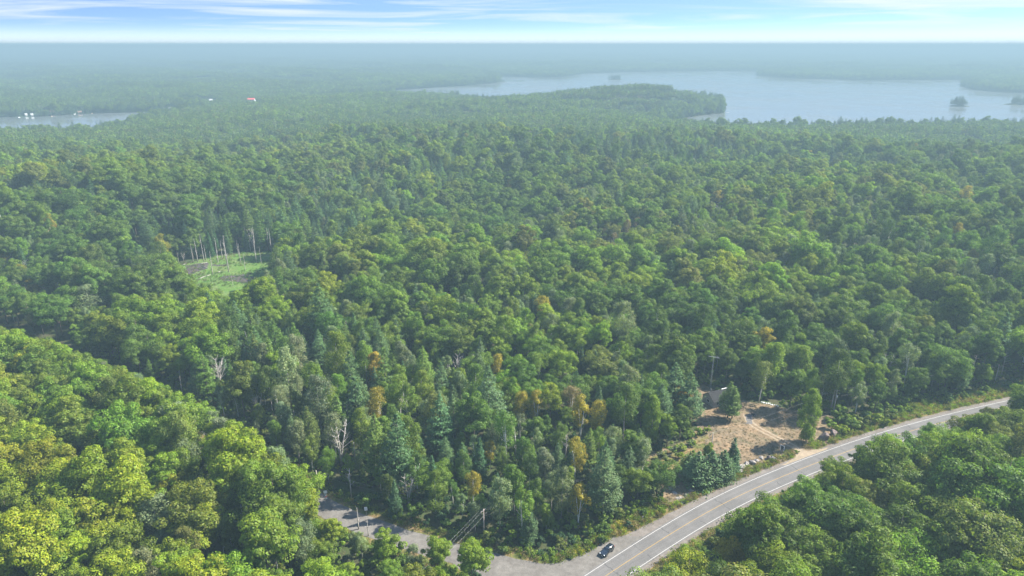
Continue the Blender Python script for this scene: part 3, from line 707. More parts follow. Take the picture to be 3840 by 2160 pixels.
# trees one can single out in the photograph: crown-centre pixel, kind, tone, height scale, width scale, label
ACCENT = [
    (1866, 1362, 'birch', 'golden', .85, .8, 'slender golden birch standing alone among dark green woods, middle of the forest'),
    (2262, 1370, 'maple', 'olive', .85, 1.1, 'round olive-gold maple crown just behind the golden birch grove'),
    (2105, 1360, 'maple', 'bright green', 1.0, 1.0, 'green maple whose crown top has turned orange, above the golden grove'),
    (1955, 1515, 'birch', 'golden', 1.0, .85, 'golden-brown birch at the left end of the golden grove'),
    (2012, 1515, 'birch', 'golden', 1.05, .9, 'golden birch with twin crown, second in the golden grove'),
    (2145, 1492, 'birch', 'russet', .95, 1.15, 'russet-gold birch with a rounded crown behind the widest golden tree'),
    (2180, 1540, 'birch', 'golden', 1.15, 1.25, 'widest golden birch in the grove beside the dark white pines'),
    (2245, 1555, 'birch', 'golden', 1.1, 1.1, 'golden birch touching the dark white pines, right end of the grove'),
    (2065, 1488, 'maple', 'yellow-green', .95, .95, 'bright yellow-green maple between the golden birches'),
    (2550, 1490, 'maple', 'orange', .72, .6, 'small orange maple at the left edge of the clearing near the cabin'),
    (2160, 1700, 'birch', 'golden', 1.05, .85, 'golden birch with white forked trunk in the corner woods'),
    (1772, 1815, 'birch', 'golden', .8, .8, 'small golden birch over the side road edge'),
    (2172, 1870, 'birch', 'golden', .95, .6, 'thin ochre birch column near the highway verge'),
    (2749, 2085, 'maple', 'golden', .8, .75, 'yellow maple at the highway edge across from the black car'),
    (2858, 1268, 'maple', 'golden', 1.0, .8, 'orange-topped maple rising behind the cabin clearing'),
    (1838, 1686, 'birch', 'golden', .7, .5, 'small yellow sapling poking out of the corner woods'),
    (655, 1590, 'aspen', 'pale grey-green', 1.15, 2.1, 'broad pale grey-green poplar towering over the yellow-green maples'),
    (805, 1600, 'aspen', 'pale grey-green', 1.0, 1.1, 'narrow pale poplar beside the broad grey-green poplar'),
    (330, 1115, 'aspen', 'pale grey-green', 1.1, 2.2, 'broad pale grey poplar in the woods past the side road'),
    (580, 1930, 'aspen', 'pale grey-green', 1.0, 1.6, 'grey-green poplar with tall bare trunk in the near woods'),
    (2350, 850, 'birch', 'russet', 1.05, 1.1, 'tan withered birch, leader of the tan patch in the far woods'),
    (2390, 840, 'birch', 'russet', 1.0, 1.0, 'tan withered birch on the right side of the tan patch'),
    (2262, 880, 'birch', 'russet', .9, .9, 'low tan withered birch at the left end of the tan patch'),
    (2305, 895, 'birch', 'russet', .85, .9, 'short tan withered birch in front of the tan patch'),
    (2690, 738, 'maple', 'golden', .9, 1.0, 'orange-tinged maple far out before the lake'),
    (3030, 580, 'maple', 'golden', 1.0, 1.0, 'gold-tinged maple far out near the lake shore'),
    (1905, 690, 'maple', 'golden', .8, .8, 'small gold crown far out in the central forest'),
    (1640, 2070, 'maple', 'bright green', .78, .78, 'bright green young maple standing before the side road mouth'),
    (1450, 2040, 'maple', 'bright green', .72, .72, 'bright green young maple in the low growth before the side road'),
    (1545, 2085, 'aspen', 'pale grey-green', .65, .65, 'pale young poplar between the two young maples by the side road'),
    (1240, 1990, 'maple', 'yellow-green', .7, .65, 'yellow-green maple screening the side road below the stacked signs'),
    (1150, 1900, 'maple', 'yellow-green', .9, .85, 'yellow-green maple just left of the stacked signs'),
    (120, 1070, 'maple', 'golden', .7, .6, 'small golden crown in the woods left of the marsh'),
]
CLEAR_TREES = [  # base pixel, kind, tone, height m, width scale, label
    (3022, 1655, 'column', 'bright green', 19.5, 1.0, 'tall leafy green poplar standing in the dry clearing by the boulders'),
    (2728, 1568, 'pine', 'deep green', 14.0, 1.25, 'open pine with bare double trunk in front of the grey cabin'),
    (2744, 1570, 'pine', 'deep green', 12.5, 1.0, 'second pine trunk close beside the pine before the cabin'),
    (2846, 1510, 'birch', 'olive', 17.0, 1.2, 'white-trunked birch at the back edge of the clearing by white stones'),
    (2742, 1768, 'spruce', 'dark green', 11.5, 1.2, 'dark pointed spruce at the end of the pine thicket beside the rocks'),
    (2612, 1812, 'bushpine', 'blue-green', 10.5, 1.12, 'bushy blue-green pine, front of the thicket by the highway'),
    (2662, 1802, 'bushpine', 'blue-green', 10.0, 1.12, 'bushy blue-green pine in the middle of the roadside thicket'),
    (2708, 1792, 'bushpine', 'blue-green', 9.5, 1.05, 'bushy pine next to the dark pointed spruce'),
    (2650, 1765, 'maple', 'bright green', 10.0, .7, 'small bright maple rising behind the pine thicket'),
    (2592, 1775, 'bushpine', 'deep green', 8.0, 1.1, 'low dark pine on the shaded side of the thicket'),
    (2535, 1812, 'bushpine', 'deep green', 3.2, .9, 'very low spreading pine left of the roadside thicket'),
    (2575, 1590, 'pine', 'blue-green', 19.0, 1.25, 'tall feathery white pine at the left edge of the clearing'),
    (2520, 1560, 'pine', 'blue-green', 20.0, 1.3, 'tallest white pine left of the cabin, with layered branches'),
    (2470, 1620, 'pine', 'blue-green', 18.0, 1.2, 'dense white pine left of the clearing beside the bright column poplar'),
    (2440, 1665, 'column', 'bright green', 18.0, 1.0, 'bright column poplar at the left corner of the clearing'),
    (2500, 1680, 'maple', 'bright green', 13.0, .8, 'bright green maple on the shrubby left edge of the clearing'),
    (2880, 1470, 'column', 'bright green', 21.0, 1.35, 'big light green poplar behind the white-trunked birch'),
    (2985, 1450, 'column', 'bright green', 18.0, 1.5, 'rounded light green poplar behind the clearing'),
    (3390, 1440, 'birch', 'pale grey-green', 17.0, 1.2, 'sparse birch with long white limbs near the street lamp pole'),
    (3265, 1490, 'maple', 'bright green', 14.5, .9, 'bright green maple in front of the power line by the highway bend'),
]
DEAD_PX = [  # base pixel, height m, variant, label
    (750, 1895, 12, 2, 'bleached dead tree with upswept forks in the yellow-green woods'),
    (930, 2035, 14, 0, 'tall bleached dead tree with spreading limbs near the side road'),
    (852, 2150, 9, 1, 'pale broken dead tree low in the near woods'),
    (975, 1570, 11, 2, 'white forked dead tree above the dark side road gap'),
    (1112, 1612, 9, 0, 'thin white dead tree beside the side road gap'),
    (962, 1800, 11, 1, 'grey dead tree among maples near the side road'),
    (828, 1475, 15, 2, 'big grey bare dead tree beside the side road gap'),
    (1714, 1425, 11, 2, 'white dead birch cluster in the middle of the forest'),
    (1533, 1510, 10, 2, 'pale dead fork in the middle woods'),
    (1482, 1610, 12, 0, 'pale dead tree with many limbs in the middle woods'),
    (1312, 1640, 14, 1, 'brown dead spire in the middle woods'),
    (1611, 1365, 8, 2, 'fan-shaped dead crown in dark woods'),
    (1335, 1745, 10, 3, 'thin grey snag in the woods above the side road'),
    (1440, 1820, 13, 0, 'grey half-dead tree leaning out over the corner woods'),
    (2120, 1725, 11, 0, 'bare grey stems beside the white forked birch'),
    (580, 2120, 7, 1, 'white dead stump with short limbs in the near woods'),
    (1345, 1985, 8, 3, 'thin brown snag at the side road edge by the white sign'),
    (1382, 2010, 7, 1, 'brown broken snag in the low growth before the side road'),
    (2520, 1075, 12, 0, 'white dead trunk in the far central woods'),
    (2500, 1090, 10, 2, 'grey dead fork in the far central woods'),
    (1560, 1655, 9, 3, 'slim dead pole tree in the middle woods'),
    (230, 1165, 9, 0, 'pale dead limb tree beside the broad pale poplar'),
    (1240, 1010, 11, 2, 'white forked dead tree on the slope right of the marsh'),
    (1275, 1000, 11, 2, 'twin white dead tree next to the forked one right of the marsh'),
]
extra = dict(xy=[], kind=[], tint=[], tone=[], zone=[], size=[], rot=[], var=[], label=[], z=[], wid=[])
def add_tree(x, y, kind, tone, h, wid, label, zone='corner', var=None, z=0.0):
    v = random.randrange(99) if var is None else var
    t = PROTO[kind][v % len(PROTO[kind])]; base = TINT.get(tone, (.3, .3, .3)); j = random.uniform(.92, 1.1)
    for k, val in (('xy', (x, y)), ('kind', kind), ('tint', tuple(c * j for c in base)), ('tone', tone), ('zone', zone), ('size', h / t[2]), ('rot', random.uniform(0, 6.28)), ('var', v), ('label', label), ('z', z), ('wid', wid)): extra[k].append(val)
for px, py, kind, tone, hs_, ws_, lab in ACCENT:
    H0 = PROTO[kind][0][2] * hs_; q = P(px, py, H0 * .68); zz = float(ground_h(np.array([q]))[0]); q = P(px, py, zz + H0 * .68)
    add_tree(q[0], q[1], kind, tone, H0, ws_ / hs_ if ws_ > hs_ else 1.0, lab, z=zz)
for px, py, kind, tone, h, ws_, lab in CLEAR_TREES:
    q = P(px, py); add_tree(q[0], q[1], kind, tone, h, ws_, lab, 'clearing')
for px, py, h, v, lab in DEAD_PX:
    q = P(px, py); zz = float(ground_h(np.array([q]))[0]); q = P(px, py, zz); add_tree(q[0], q[1], 'dead', 'grey', h, 1.0, lab, var=v, z=zz)
rs = random.Random(5)
SNAGS = [(742, 982, 17), (765, 981, 19), (774, 980, 12), (818, 985, 18), (834, 968, 13), (858, 1020, 24), (848, 975, 15), (902, 985, 14), (895, 960, 12), (928, 935, 16), (962, 985, 17), (958, 945, 19), (1018, 946, 18), (1008, 938, 16), (1026, 930, 17), (798, 1030, 16), (920, 1015, 12), (874, 1076, 9), (1108, 905, 15), (1140, 902, 14), (672, 990, 9), (980, 990, 12), (725, 980, 13), (940, 944, 11)]
for i, (px, py, h) in enumerate(SNAGS):
    q = P(px, py); add_tree(q[0], q[1], 'dead', 'grey', h, .6, None, 'marsh', var=(3, 1, 3, 3)[i % 4])
ex = np.array(extra['xy'])
# clear the generic trees where a hand-placed one stands
keep = np.ones(len(F['xy']), bool)
for (x, y), k, s in zip(extra['xy'], extra['kind'], extra['size']):
    rr = 2.4 if k == 'dead' else 4.2
    keep &= np.hypot(F['xy'][:, 0] - x, F['xy'][:, 1] - y) > rr
F = {k: v[keep] for k, v in F.items()}
# trees standing in front of one that the photograph shows are lower ones
gH = np.array([PROTO[k][v % len(PROTO[k])][2] for k, v in zip(F['kind'], F['var'])]); gR = np.array([PROTO[k][v % len(PROTO[k])][3] for k, v in zip(F['kind'], F['var'])])
drop = np.zeros(len(gH), bool); gscr = (F['zone'] == 'below') & (np.abs(side_of(F['xy'], SIDE)) < 21) & (F['xy'][:, 0] < P(1225, 1900)[0])
for (x, y), k, s_z, v, wd_, z0 in zip(extra['xy'], extra['kind'], extra['size'], extra['var'], extra['wid'], extra['z']):
    if k == 'dead' and z0 == 0 and y > 300: continue
    tp_ = PROTO[k][v % len(PROTO[k])]; h = tp_[2] * s_z; rr = tp_[3] * s_z * wd_ * (.45 if k == 'dead' else .8); d0 = math.hypot(x, y); u = np.array([x, y]) / d0
    rel = F['xy'] - np.array([x, y]); ahead = -(rel @ u); off = np.abs(rel[:, 0] * u[1] - rel[:, 1] * u[0])
    _, py0, _ = project(x, y, z0 + h * (.42 if k != 'dead' else .5))
    c = np.nonzero((ahead > 0) & (ahead < (12 if k == 'dead' else 46)) & ~gscr & (off < rr + gR * F['size'] * .55))[0]
    for i in c:
        for _ in range(12):
            _, pt, _ = project(F['xy'][i, 0], F['xy'][i, 1], F['z'][i] + gH[i] * F['size'][i] * .95)
            if pt >= py0: break
            F['size'][i] *= .9
        if F['size'][i] < .36: drop[i] = True
F = {k: v[~drop] for k, v in F.items()}
F['wid'] = np.ones(len(F['xy']))
for k in F: F[k] = np.concatenate([F[k], np.array(extra[k], dtype=F[k].dtype) if F[k].dtype != object else np.array(extra[k] + [None], object)[:-1]])
nT = len(F['xy'])

# ------------------------------------------------------------------ which trees show largest: paint discs far to near
W_, H_ = 1024, 576
Hs = np.array([PROTO[k][v % len(PROTO[k])][2] for k, v in zip(F['kind'], F['var'])]) * F['size']
Rs = np.array([PROTO[k][v % len(PROTO[k])][3] for k, v in zip(F['kind'], F['var'])]) * F['size'] * F['wid']
px, py, dep = project(F['xy'][:, 0], F['xy'][:, 1], F['z'] + Hs * .62)
sx, sy = px * W_ / 3840, py * W_ / 3840; srx = Rs * FPX / dep * W_ / 3840; sry = Hs * .40 * FPX / dep * W_ / 3840
buf = np.full((H_, W_), -1, int)
for i in np.argsort(-dep):
    if dep[i] > 560: continue
    x0, x1 = max(0, int(sx[i] - srx[i])), min(W_, int(sx[i] + srx[i]) + 1); y0, y1 = max(0, int(sy[i] - sry[i])), min(H_, int(sy[i] + sry[i]) + 1)
    if x0 >= x1 or y0 >= y1: continue
    yy, xx = np.mgrid[y0:y1, x0:x1]
    if F['kind'][i] in ('spruce', 'pine'): mk = np.abs(xx - sx[i]) / srx[i] < (yy - y0 + 1) / (y1 - y0)
    else: mk = ((xx - sx[i]) / srx[i]) ** 2 + ((yy - sy[i]) / sry[i]) ** 2 < 1
    if F['kind'][i] == 'dead': mk &= (xx + yy) % 3 == 0
    buf[y0:y1, x0:x1][mk] = i
cnt = np.bincount(buf[buf >= 0], minlength=nT)
LIMIT = {'maple': 300, 'oak': 150, 'aspen': 200, 'birch': 130, 'pine': 150, 'spruce': 120, 'dead': 90, 'column': 20, 'bushpine': 20}
single = np.zeros(nT, bool)
for k, lim in LIMIT.items():
    idx = np.nonzero(F['kind'] == k)[0]; named = [i for i in idx if F['label'][i] or F['zone'][i] == 'marsh']
    rest = sorted((i for i in idx if not (F['label'][i] or F['zone'][i] == 'marsh') and cnt[i] >= (10 if k == 'dead' else 34)), key=lambda i: -cnt[i])[:max(0, lim - len(named))]
    single[named] = True; single[rest] = True

# ------------------------------------------------------------------ the single trees
KIND_NAME = {'column': 'poplar_tree', 'bushpine': 'pine_tree', 'maple': 'maple_tree', 'oak': 'oak_tree', 'aspen': 'poplar_tree', 'birch': 'birch_tree', 'pine': 'pine_tree', 'spruce': 'spruce_tree', 'dead': 'dead_tree', 'shrub': 'shrub'}
KIND_WORD = {'column': 'poplar', 'bushpine': 'pine', 'maple': 'maple', 'oak': 'oak', 'aspen': 'poplar', 'birch': 'birch', 'pine': 'pine', 'spruce': 'spruce', 'dead': 'dead tree', 'shrub': 'shrub'}
def plant(kind, var, x, y, z, size, wid, rot, tint):
    t, c, H, R = PROTO[kind][var % len(PROTO[kind])]; nm = KIND_NAME[kind]
    e = bpy.data.objects.new(nm, None); e.empty_display_size = .5; col.objects.link(e)
    e.location = (x, y, z); e.rotation_euler = (0, 0, rot); e.scale = (size * wid, size * wid, size)
    o = bpy.data.objects.new('trunk', t); o.parent = e; col.objects.link(o)
    if c is not None:
        o = bpy.data.objects.new('crown', c); o.parent = e; col.objects.link(o); o['tint'] = [float(q) for q in tint]
    return e
ORD = 'first second third fourth fifth sixth seventh eighth ninth tenth eleventh twelfth thirteenth fourteenth fifteenth sixteenth seventeenth eighteenth nineteenth twentieth'.split()
TENS = {2: 'twenty', 3: 'thirty', 4: 'forty', 5: 'fifty', 6: 'sixty'}
def ordinal(n):
    if n <= 20: return ORD[n - 1]
    t, u = divmod(n, 10); return (TENS[t][:-1] + 'ieth') if u == 0 else f'{TENS[t]}-{ORD[u - 1]}'
def place_words(i):
    z = F['zone'][i]; x, y = F['xy'][i]; d = math.hypot(x, y); q = np.array([[x, y]])
    hd = abs(float(side_of(q, HWY)[0])); sd = abs(float(side_of(q, SIDE)[0])); cd = float(seg_dist(q, CLEAR, True)[0]); md = float(seg_dist(q, MARSH, True)[0])
    if z == 'across': return 'edging the highway, far side' if hd < 20 else 'in the woods across the highway' if d < 215 else 'at back of woods across the highway'
    if z == 'below': return 'on the near edge of the side road' if sd < 16 else 'deep in the near left woods' if d < 190 else 'at back of the near left woods'
    if z == 'marsh': return 'standing in the marsh'
    if md < 35: return 'ringing the marsh'
    if cd < 26: return 'around the dry clearing'
    if sd < 18: return 'on the far edge of the side road'
    if hd < 24: return 'along the wooded highway verge'
    if z == 'corner': return 'in the corner woods by the junction' if x < 55 else 'in the corner woods near the clearing'
    if x > 60: return 'in the woods behind the clearing'
    if x < -90: return 'in the woods past the side road'
    return 'in the middle of the forest'
buckets = {}
for i in np.nonzero(single)[0]:
    if F['label'][i]: continue
    h = Hs[i]; size_w = 'tall' if h > 17.5 else 'low' if h < 11.5 else 'mid-height'
    if F['kind'][i] == 'dead': size_w = 'tall' if h > 14 else 'short' if h < 10 else 'mid-height'
    buckets.setdefault((size_w, 'bare grey' if F['kind'][i] == 'dead' else F['tone'][i], KIND_WORD[F['kind'][i]], place_words(i)), []).append(i)
GROUPS = {}
for (sw, tn, kw, pw), idx in buckets.items():
    idx.sort(key=lambda i: px[i]); g = f'{kw}s {pw}' if kw != 'dead tree' else f'dead trees {pw}'
    for n_, i in enumerate(idx):
        F['label'][i] = f'{sw} {tn} {kw} {pw}' + (f', {ordinal(n_ + 1)} from left' if len(idx) > 1 else '')
        GROUPS[i] = g
for i in np.nonzero(single)[0]:
    e = plant(F['kind'][i], int(F['var'][i]), F['xy'][i, 0], F['xy'][i, 1], F['z'][i], F['size'][i], F['wid'][i], F['rot'][i], F['tint'][i])
    tag(e, F['label'][i], 'dead tree' if F['kind'][i] == 'dead' else KIND_WORD[F['kind'][i]] + ' tree', GROUPS.get(i, 'trees that stand out in the forest'))

# ------------------------------------------------------------------ the rest of the forest: one mass
def scatter_object(name, protos, pts, variant, rot, size, tint, label=None, cat=None):
    """points carrying copies of whole meshes"""
    me = bpy.data.meshes.new(name); n = len(pts); me.vertices.add(n); me.vertices.foreach_set('co', np.asarray(pts, 'f').ravel())
    for nm, ty, key, arr in (('variant', 'INT', 'value', np.asarray(variant, 'i')), ('turn', 'FLOAT_VECTOR', 'vector', np.stack([np.zeros(n), np.zeros(n), rot], 1).astype('f')), ('size', 'FLOAT_VECTOR', 'vector', np.asarray(size, 'f')), ('tint', 'FLOAT_VECTOR', 'vector', np.asarray(tint, 'f'))):
        a = me.attributes.new(nm, ty, 'POINT'); a.data.foreach_set(key, arr.ravel())
    me.update(); o = bpy.data.objects.new(name, me); col.objects.link(o)
    ng = bpy.data.node_groups.new(name + '_nodes', 'GeometryNodeTree')
    ng.interface.new_socket('Geometry', in_out='INPUT', socket_type='NodeSocketGeometry'); ng.interface.new_socket('Geometry', in_out='OUTPUT', socket_type='NodeSocketGeometry')
    N, L = ng.nodes, ng.links; gi = N.new('NodeGroupInput'); go = N.new('NodeGroupOutput'); jn = N.new('GeometryNodeJoinGeometry'); L.new(jn.outputs[0], go.inputs[0])
    def attr(nm, ty):
        k = N.new('GeometryNodeInputNamedAttribute'); k.data_type = ty; k.inputs['Name'].default_value = nm; return k.outputs['Attribute']
    av, ar, as_ = attr('variant', 'INT'), attr('turn', 'FLOAT_VECTOR'), attr('size', 'FLOAT_VECTOR')
    e2r = N.new('FunctionNodeEulerToRotation'); L.new(ar, e2r.inputs[0])
    for k, pm in enumerate(protos):
        po = bpy.data.objects.new(pm.name + '_source', pm)
        oi = N.new('GeometryNodeObjectInfo'); oi.inputs['Object'].default_value = po; oi.inputs['As Instance'].default_value = False
        g2 = N.new('GeometryNodeGeometryToInstance'); L.new(oi.outputs['Geometry'], g2.inputs[0])
        cmp_ = N.new('FunctionNodeCompare'); cmp_.data_type = 'INT'; cmp_.operation = 'EQUAL'; L.new(av, cmp_.inputs[2]); cmp_.inputs[3].default_value = k
        ip = N.new('GeometryNodeInstanceOnPoints'); L.new(gi.outputs[0], ip.inputs['Points']); L.new(cmp_.outputs[0], ip.inputs['Selection']); L.new(g2.outputs[0], ip.inputs['Instance'])
        L.new(e2r.outputs[0], ip.inputs['Rotation']); L.new(as_, ip.inputs['Scale']); L.new(ip.outputs[0], jn.inputs[0])
    md = o.modifiers.new('scatter', 'NODES'); md.node_group = ng
    return tag(o, label, cat, kind='stuff')

I4 = Matrix.Identity(4); WHOLE, WIDX = [], {}
for k, lst in PROTO.items():
    for v, (t, c, H, R) in enumerate(lst):
        WIDX[(k, v)] = len(WHOLE); WHOLE.append(join_meshes(k + '_whole', [(t, I4, (1, 1, 1))] + ([(c, I4, (1, 1, 1))] if c else [])))
# groves for the far woods: a patch of coarse trees in one mesh
GROVE = 46.0
def grove(seed, conifer):
    r = np.random.default_rng(seed); parts = []; C, Nn, S, T = [], [], [], []
    g = jg = [(a, b) for a in np.arange(-GROVE / 2, GROVE / 2, 7.7) for b in np.arange(-GROVE / 2, GROVE / 2, 7.7)]
    for a, b in g:
        x, y = a + r.uniform(0, 7), b + r.uniform(0, 7)
        if r.random() < conifer:
            H, R = r.uniform(12, 19), r.uniform(1.8, 3); q = crown_pine(int(r.integers(1e6)), H, R, H * .15, 8, 1.1, 15, -.15, .3); tn = np.array(TINT['blue-green']) if r.random() < .5 else np.array(TINT['deep green'])
        else:
            H, R = r.uniform(12, 17), r.uniform(4.4, 6.2); q = crown_broad(int(r.integers(1e6)), H, R, H * .3, 17, 20, 1.15); tn = np.array(TINT[TK[int(r.choice([1, 2, 2, 3, 3, 5, 6]))]])
        q[0][:, 0] += x; q[0][:, 1] += y; C.append(q[0]); Nn.append(q[1]); S.append(q[2]); T.append(q[3] * tn * r.uniform(.8, 1.2))
    return leaves_mesh('grove', *[np.concatenate(q) for q in (C, Nn, S, T)], M['leaf'])
GROVES = [grove(900, .10), grove(901, .2), grove(902, .5), grove(903, .06)]
gbase = len(WHOLE)
mass = ~single
pts = [np.concatenate([F['xy'][mass], F['z'][mass][:, None]], 1)]; var = [np.array([WIDX[(k, v % len(PROTO[k]))] for k, v in zip(F['kind'][mass], F['var'][mass])])]
rot = [F['rot'][mass]]; siz = [np.stack([F['size'][mass] * F['wid'][mass]] * 2 + [F['size'][mass]], 1)]; tin = [F['tint'][mass]]
def add_ring(s, r0, r1, seed, scl, az=44):
    p = jitter_grid(s, r0, r1, az, seed); r = np.random.default_rng(seed + 1); sd_ = shore(p); p, sd_ = p[sd_ > GROVE * scl * .55], sd_[sd_ > GROVE * scl * .55]
    n = len(p); pts.append(np.concatenate([p, ground_h(p, sd_)[:, None] - .3], 1)); c = hash_noise(p[:, 0], p[:, 1], 260, 11)
    var.append(gbase + np.where(c > .62, 2, np.where(c > .45, 1, np.where(r.random(n) < .5, 0, 3)))); rot.append(r.integers(0, 4, n) * 1.5708 + r.uniform(-.2, .2, n))
    siz.append(np.stack([np.full(n, scl), np.full(n, scl), r.uniform(.9, 1.15, n)], 1)); k = r.normal(1, .10, n) * (.85 + .3 * hash_noise(p[:, 0], p[:, 1], 400, 12))
    tin.append(np.clip(k, .6, 1.5)[:, None] * np.ones((n, 3)))
add_ring(42, NEAR - 8, 2300, 51, 1.0); add_ring(62, 2280, 4500, 52, 1.5); add_ring(150, 4450, 9500, 53, 3.7); add_ring(420, 9300, 30000, 54, 10.4, 42)
# the strip of single trees along the shores
ps = jitter_grid(7.6, 600, 4200, 43, 61); s_ = shore(ps); m_ = (s_ > 2.5) & (s_ < np.where(np.hypot(ps[:, 0], ps[:, 1]) > 2280, 52, 34)) & (np.hypot(ps[:, 0], ps[:, 1]) > NEAR - 4); ps, s_ = ps[m_], s_[m_]
r_ = np.random.default_rng(62); n_ = len(ps); kk = np.where(r_.random(n_) < .5, 'pine', np.where(r_.random(n_) < .45, 'spruce', 'maple'))
pts.append(np.concatenate([ps, ground_h(ps, s_)[:, None]], 1)); var.append(np.array([WIDX[(k, int(v) % len(PROTO[k]))] for k, v in zip(kk, r_.integers(0, 9, n_))]))
rot.append(r_.uniform(0, 6.28, n_)); z_ = np.clip(r_.normal(.92, .2, n_), .5, 1.45); siz.append(np.stack([z_ * 1.12, z_ * 1.12, z_], 1))
tin.append(np.array([TINT['blue-green'] if k != 'maple' else TINT['mid green'] for k in kk]) * np.clip(r_.normal(1, .15, n_), .6, 1.4)[:, None])

# clearings for the far houses are cut before the mass is built
HOUSES = [(945, 392, 'red'), (100, 440, 'white'), (122, 440, 'white'), (792, 386, 'white'), (195, 418, 'brown'), (300, 424, 'brown'), (1260, 368, 'white'), (1290, 372, 'white'), (1452, 330, 'white'), (640, 408, 'white')]
HP = []
for px_, py_, kind_ in HOUSES:
    q = np.array([P(px_, py_, LZ + 3)]); s0 = shore(q)
    for _ in range(40):
        if s0[0] > 9: break
        q = q * 1.006; s0 = shore(q)
    HP.append((q[0, 0], q[0, 1], float(ground_h(q)[0]), kind_))
PTS = np.concatenate(pts); VAR = np.concatenate(var); ROT = np.concatenate(rot); SIZ = np.concatenate(siz); TIN = np.concatenate(tin)
kp = np.ones(len(PTS), bool)
for hx, hy, hz, kd in HP:
    u = np.array([hx, hy]) / math.hypot(hx, hy); rel = PTS[:, :2] - np.array([hx, hy]); al = -(rel @ u); ac = np.abs(rel[:, 0] * u[1] - rel[:, 1] * u[0])
    big = VAR >= gbase; w = np.where(big, 30, 9); reach = 170 if kd == 'red' else 45
    kp &= ~((al > -w) & (al < reach + np.where(big, 24, 0)) & (ac < w))
forest = scatter_object('forest', WHOLE + GROVES, PTS[kp], VAR[kp], ROT[kp], SIZ[kp], TIN[kp], 'dense mixed green forest running from the roads out past the lake', 'forest')

# ------------------------------------------------------------------ undergrowth, weeds, grass
SHRUBS = [WHOLE[WIDX[('shrub', v)]] for v in range(3)]
def tuft(seed, n, h, w, leaf):
    r = np.random.default_rng(seed); p = np.stack([r.normal(0, w, n), r.normal(0, w, n), r.uniform(.05, h, n)], 1)
    return leaves_mesh('tuft', p, np.stack([r.normal(0, 1, n), r.normal(0, 1, n), r.normal(.5, .4, n)], 1), leaf * r.uniform(.6, 1.4, n), leaf_var(r, n, .25), M['leaf'], .35)
TUFTS = [tuft(1, 60, .7, .35, .34), tuft(2, 60, .45, .45, .3), tuft(3, 70, 1.0, .3, .32)]
def scatter_stuff(name, p, protos, seed, size, tints, w, label, cat, z=None, zs=1.0):
    r = np.random.default_rng(seed); n = len(p); T = np.array([TINT[t] if isinstance(t, str) else t for t in tints]); ti = T[r.choice(len(T), n, p=np.array(w) / sum(w))] * np.clip(r.normal(1, .18, n), .5, 1.6)[:, None]
    s = np.clip(r.normal(size, size * .25, n), size * .4, size * 1.7); zz = np.zeros(n) if z is None else z
    return scatter_object(name, protos, np.concatenate([p, zz[:, None]], 1), r.integers(0, len(protos), n), r.uniform(0, 6.28, n), np.stack([s, s, s * zs], 1), ti, label, cat)
ug = jitter_grid(3.4, 100, 330, 44, 71)
ug = ug[(np.abs(side_of(ug, HWY)) > LANE + 4.5) & (np.abs(side_of(ug, SIDE)) > 5.2) & ~in_poly(ug, CLEAR) & ~in_poly(ug, MARSH) & ~in_poly(ug, np.array(mouth))]
ug = ug[np.where(side_of(ug, HWY) < 0, -side_of(ug, HWY) > LANE + 5.6, True)]
scatter_stuff('undergrowth', ug, SHRUBS, 72, .95, ('deep green', 'mid green', 'olive', 'dark green'), (4, 3, 1, 2), 'low leafy undergrowth filling gaps beneath the trees', 'undergrowth', ground_h(ug))
def along(line, lo, hi, n, seed, s0=0.0, s1=1.0, dens=None):
    r = np.random.default_rng(seed); t = np.gradient(line, axis=0); t /= np.linalg.norm(t, axis=1)[:, None]; nr = np.stack([t[:, 1], -t[:, 0]], 1)
    k = r.uniform(s0 * (len(line) - 1), s1 * (len(line) - 1) - .001, n); i = k.astype(int); f = (k - i)[:, None]
    return line[i] * (1 - f) + line[i + 1] * f + nr[i] * r.uniform(lo, hi, n)[:, None]
def offroad(p):
    a = side_of(p, HWY); nearj = np.exp(-(np.hypot(p[:, 0] - junction[0], p[:, 1] - junction[1]) / 26) ** 2)
    ok = np.where(a < 0, -a > LANE + 2.3 + 2.4 * nearj, a > LANE + 2.2) & (np.abs(side_of(p, SIDE)) > 4.6) & ~in_poly(p, np.array(mouth)) & ~in_poly(p, np.array(fl)) & (seg_dist(p, TRACK) > 2.0)
    ok &= np.hypot(p[:, 0], p[:, 1]) < 420
    return ok
wd = np.concatenate([along(HWY, -LANE - 9.5, -LANE - 2, 5200, 81), along(HWY, LANE + 2.2, LANE + 6, 2200, 82), along(SIDE, -7.2, -4.6, 1800, 83), along(SIDE, 4.6, 7.4, 1800, 84)]); wd = wd[offroad(wd) & (~in_poly(wd, CLEAR) | (np.abs(side_of(wd, HWY)) < LANE + 5.2))]
scatter_stuff('roadside_weeds', wd, TUFTS, 85, 1.15, ('olive', 'bright green', (.17, .13, .06), 'yellow-green', (.21, .17, .08)), (4, 4, 2.2, 1.5, 1.5), 'tall green and straw weeds along both road verges', 'weeds')
gr_ = jitter_grid(1.5, 100, 330, 44, 91); gr_ = gr_[in_poly(gr_, CLEAR)]; gr_ = gr_[(seg_dist(gr_, TRACK) > 1.6) & offroad(gr_)]
scatter_stuff('dry_grass', gr_, TUFTS[:2], 92, .62, ((.185, .14, .093), (.155, .12, .078), (.105, .102, .058)), (5, 4, 2), 'short straw-coloured dry grass across the clearing', 'grass', np.full(len(gr_), .04), .6)
mg = jitter_grid(2.3, 300, 480, 44, 95); mg = mg[in_poly(mg, MARSH)]; mg = mg[hash_noise(mg[:, 0], mg[:, 1], 9, 3) > .3]
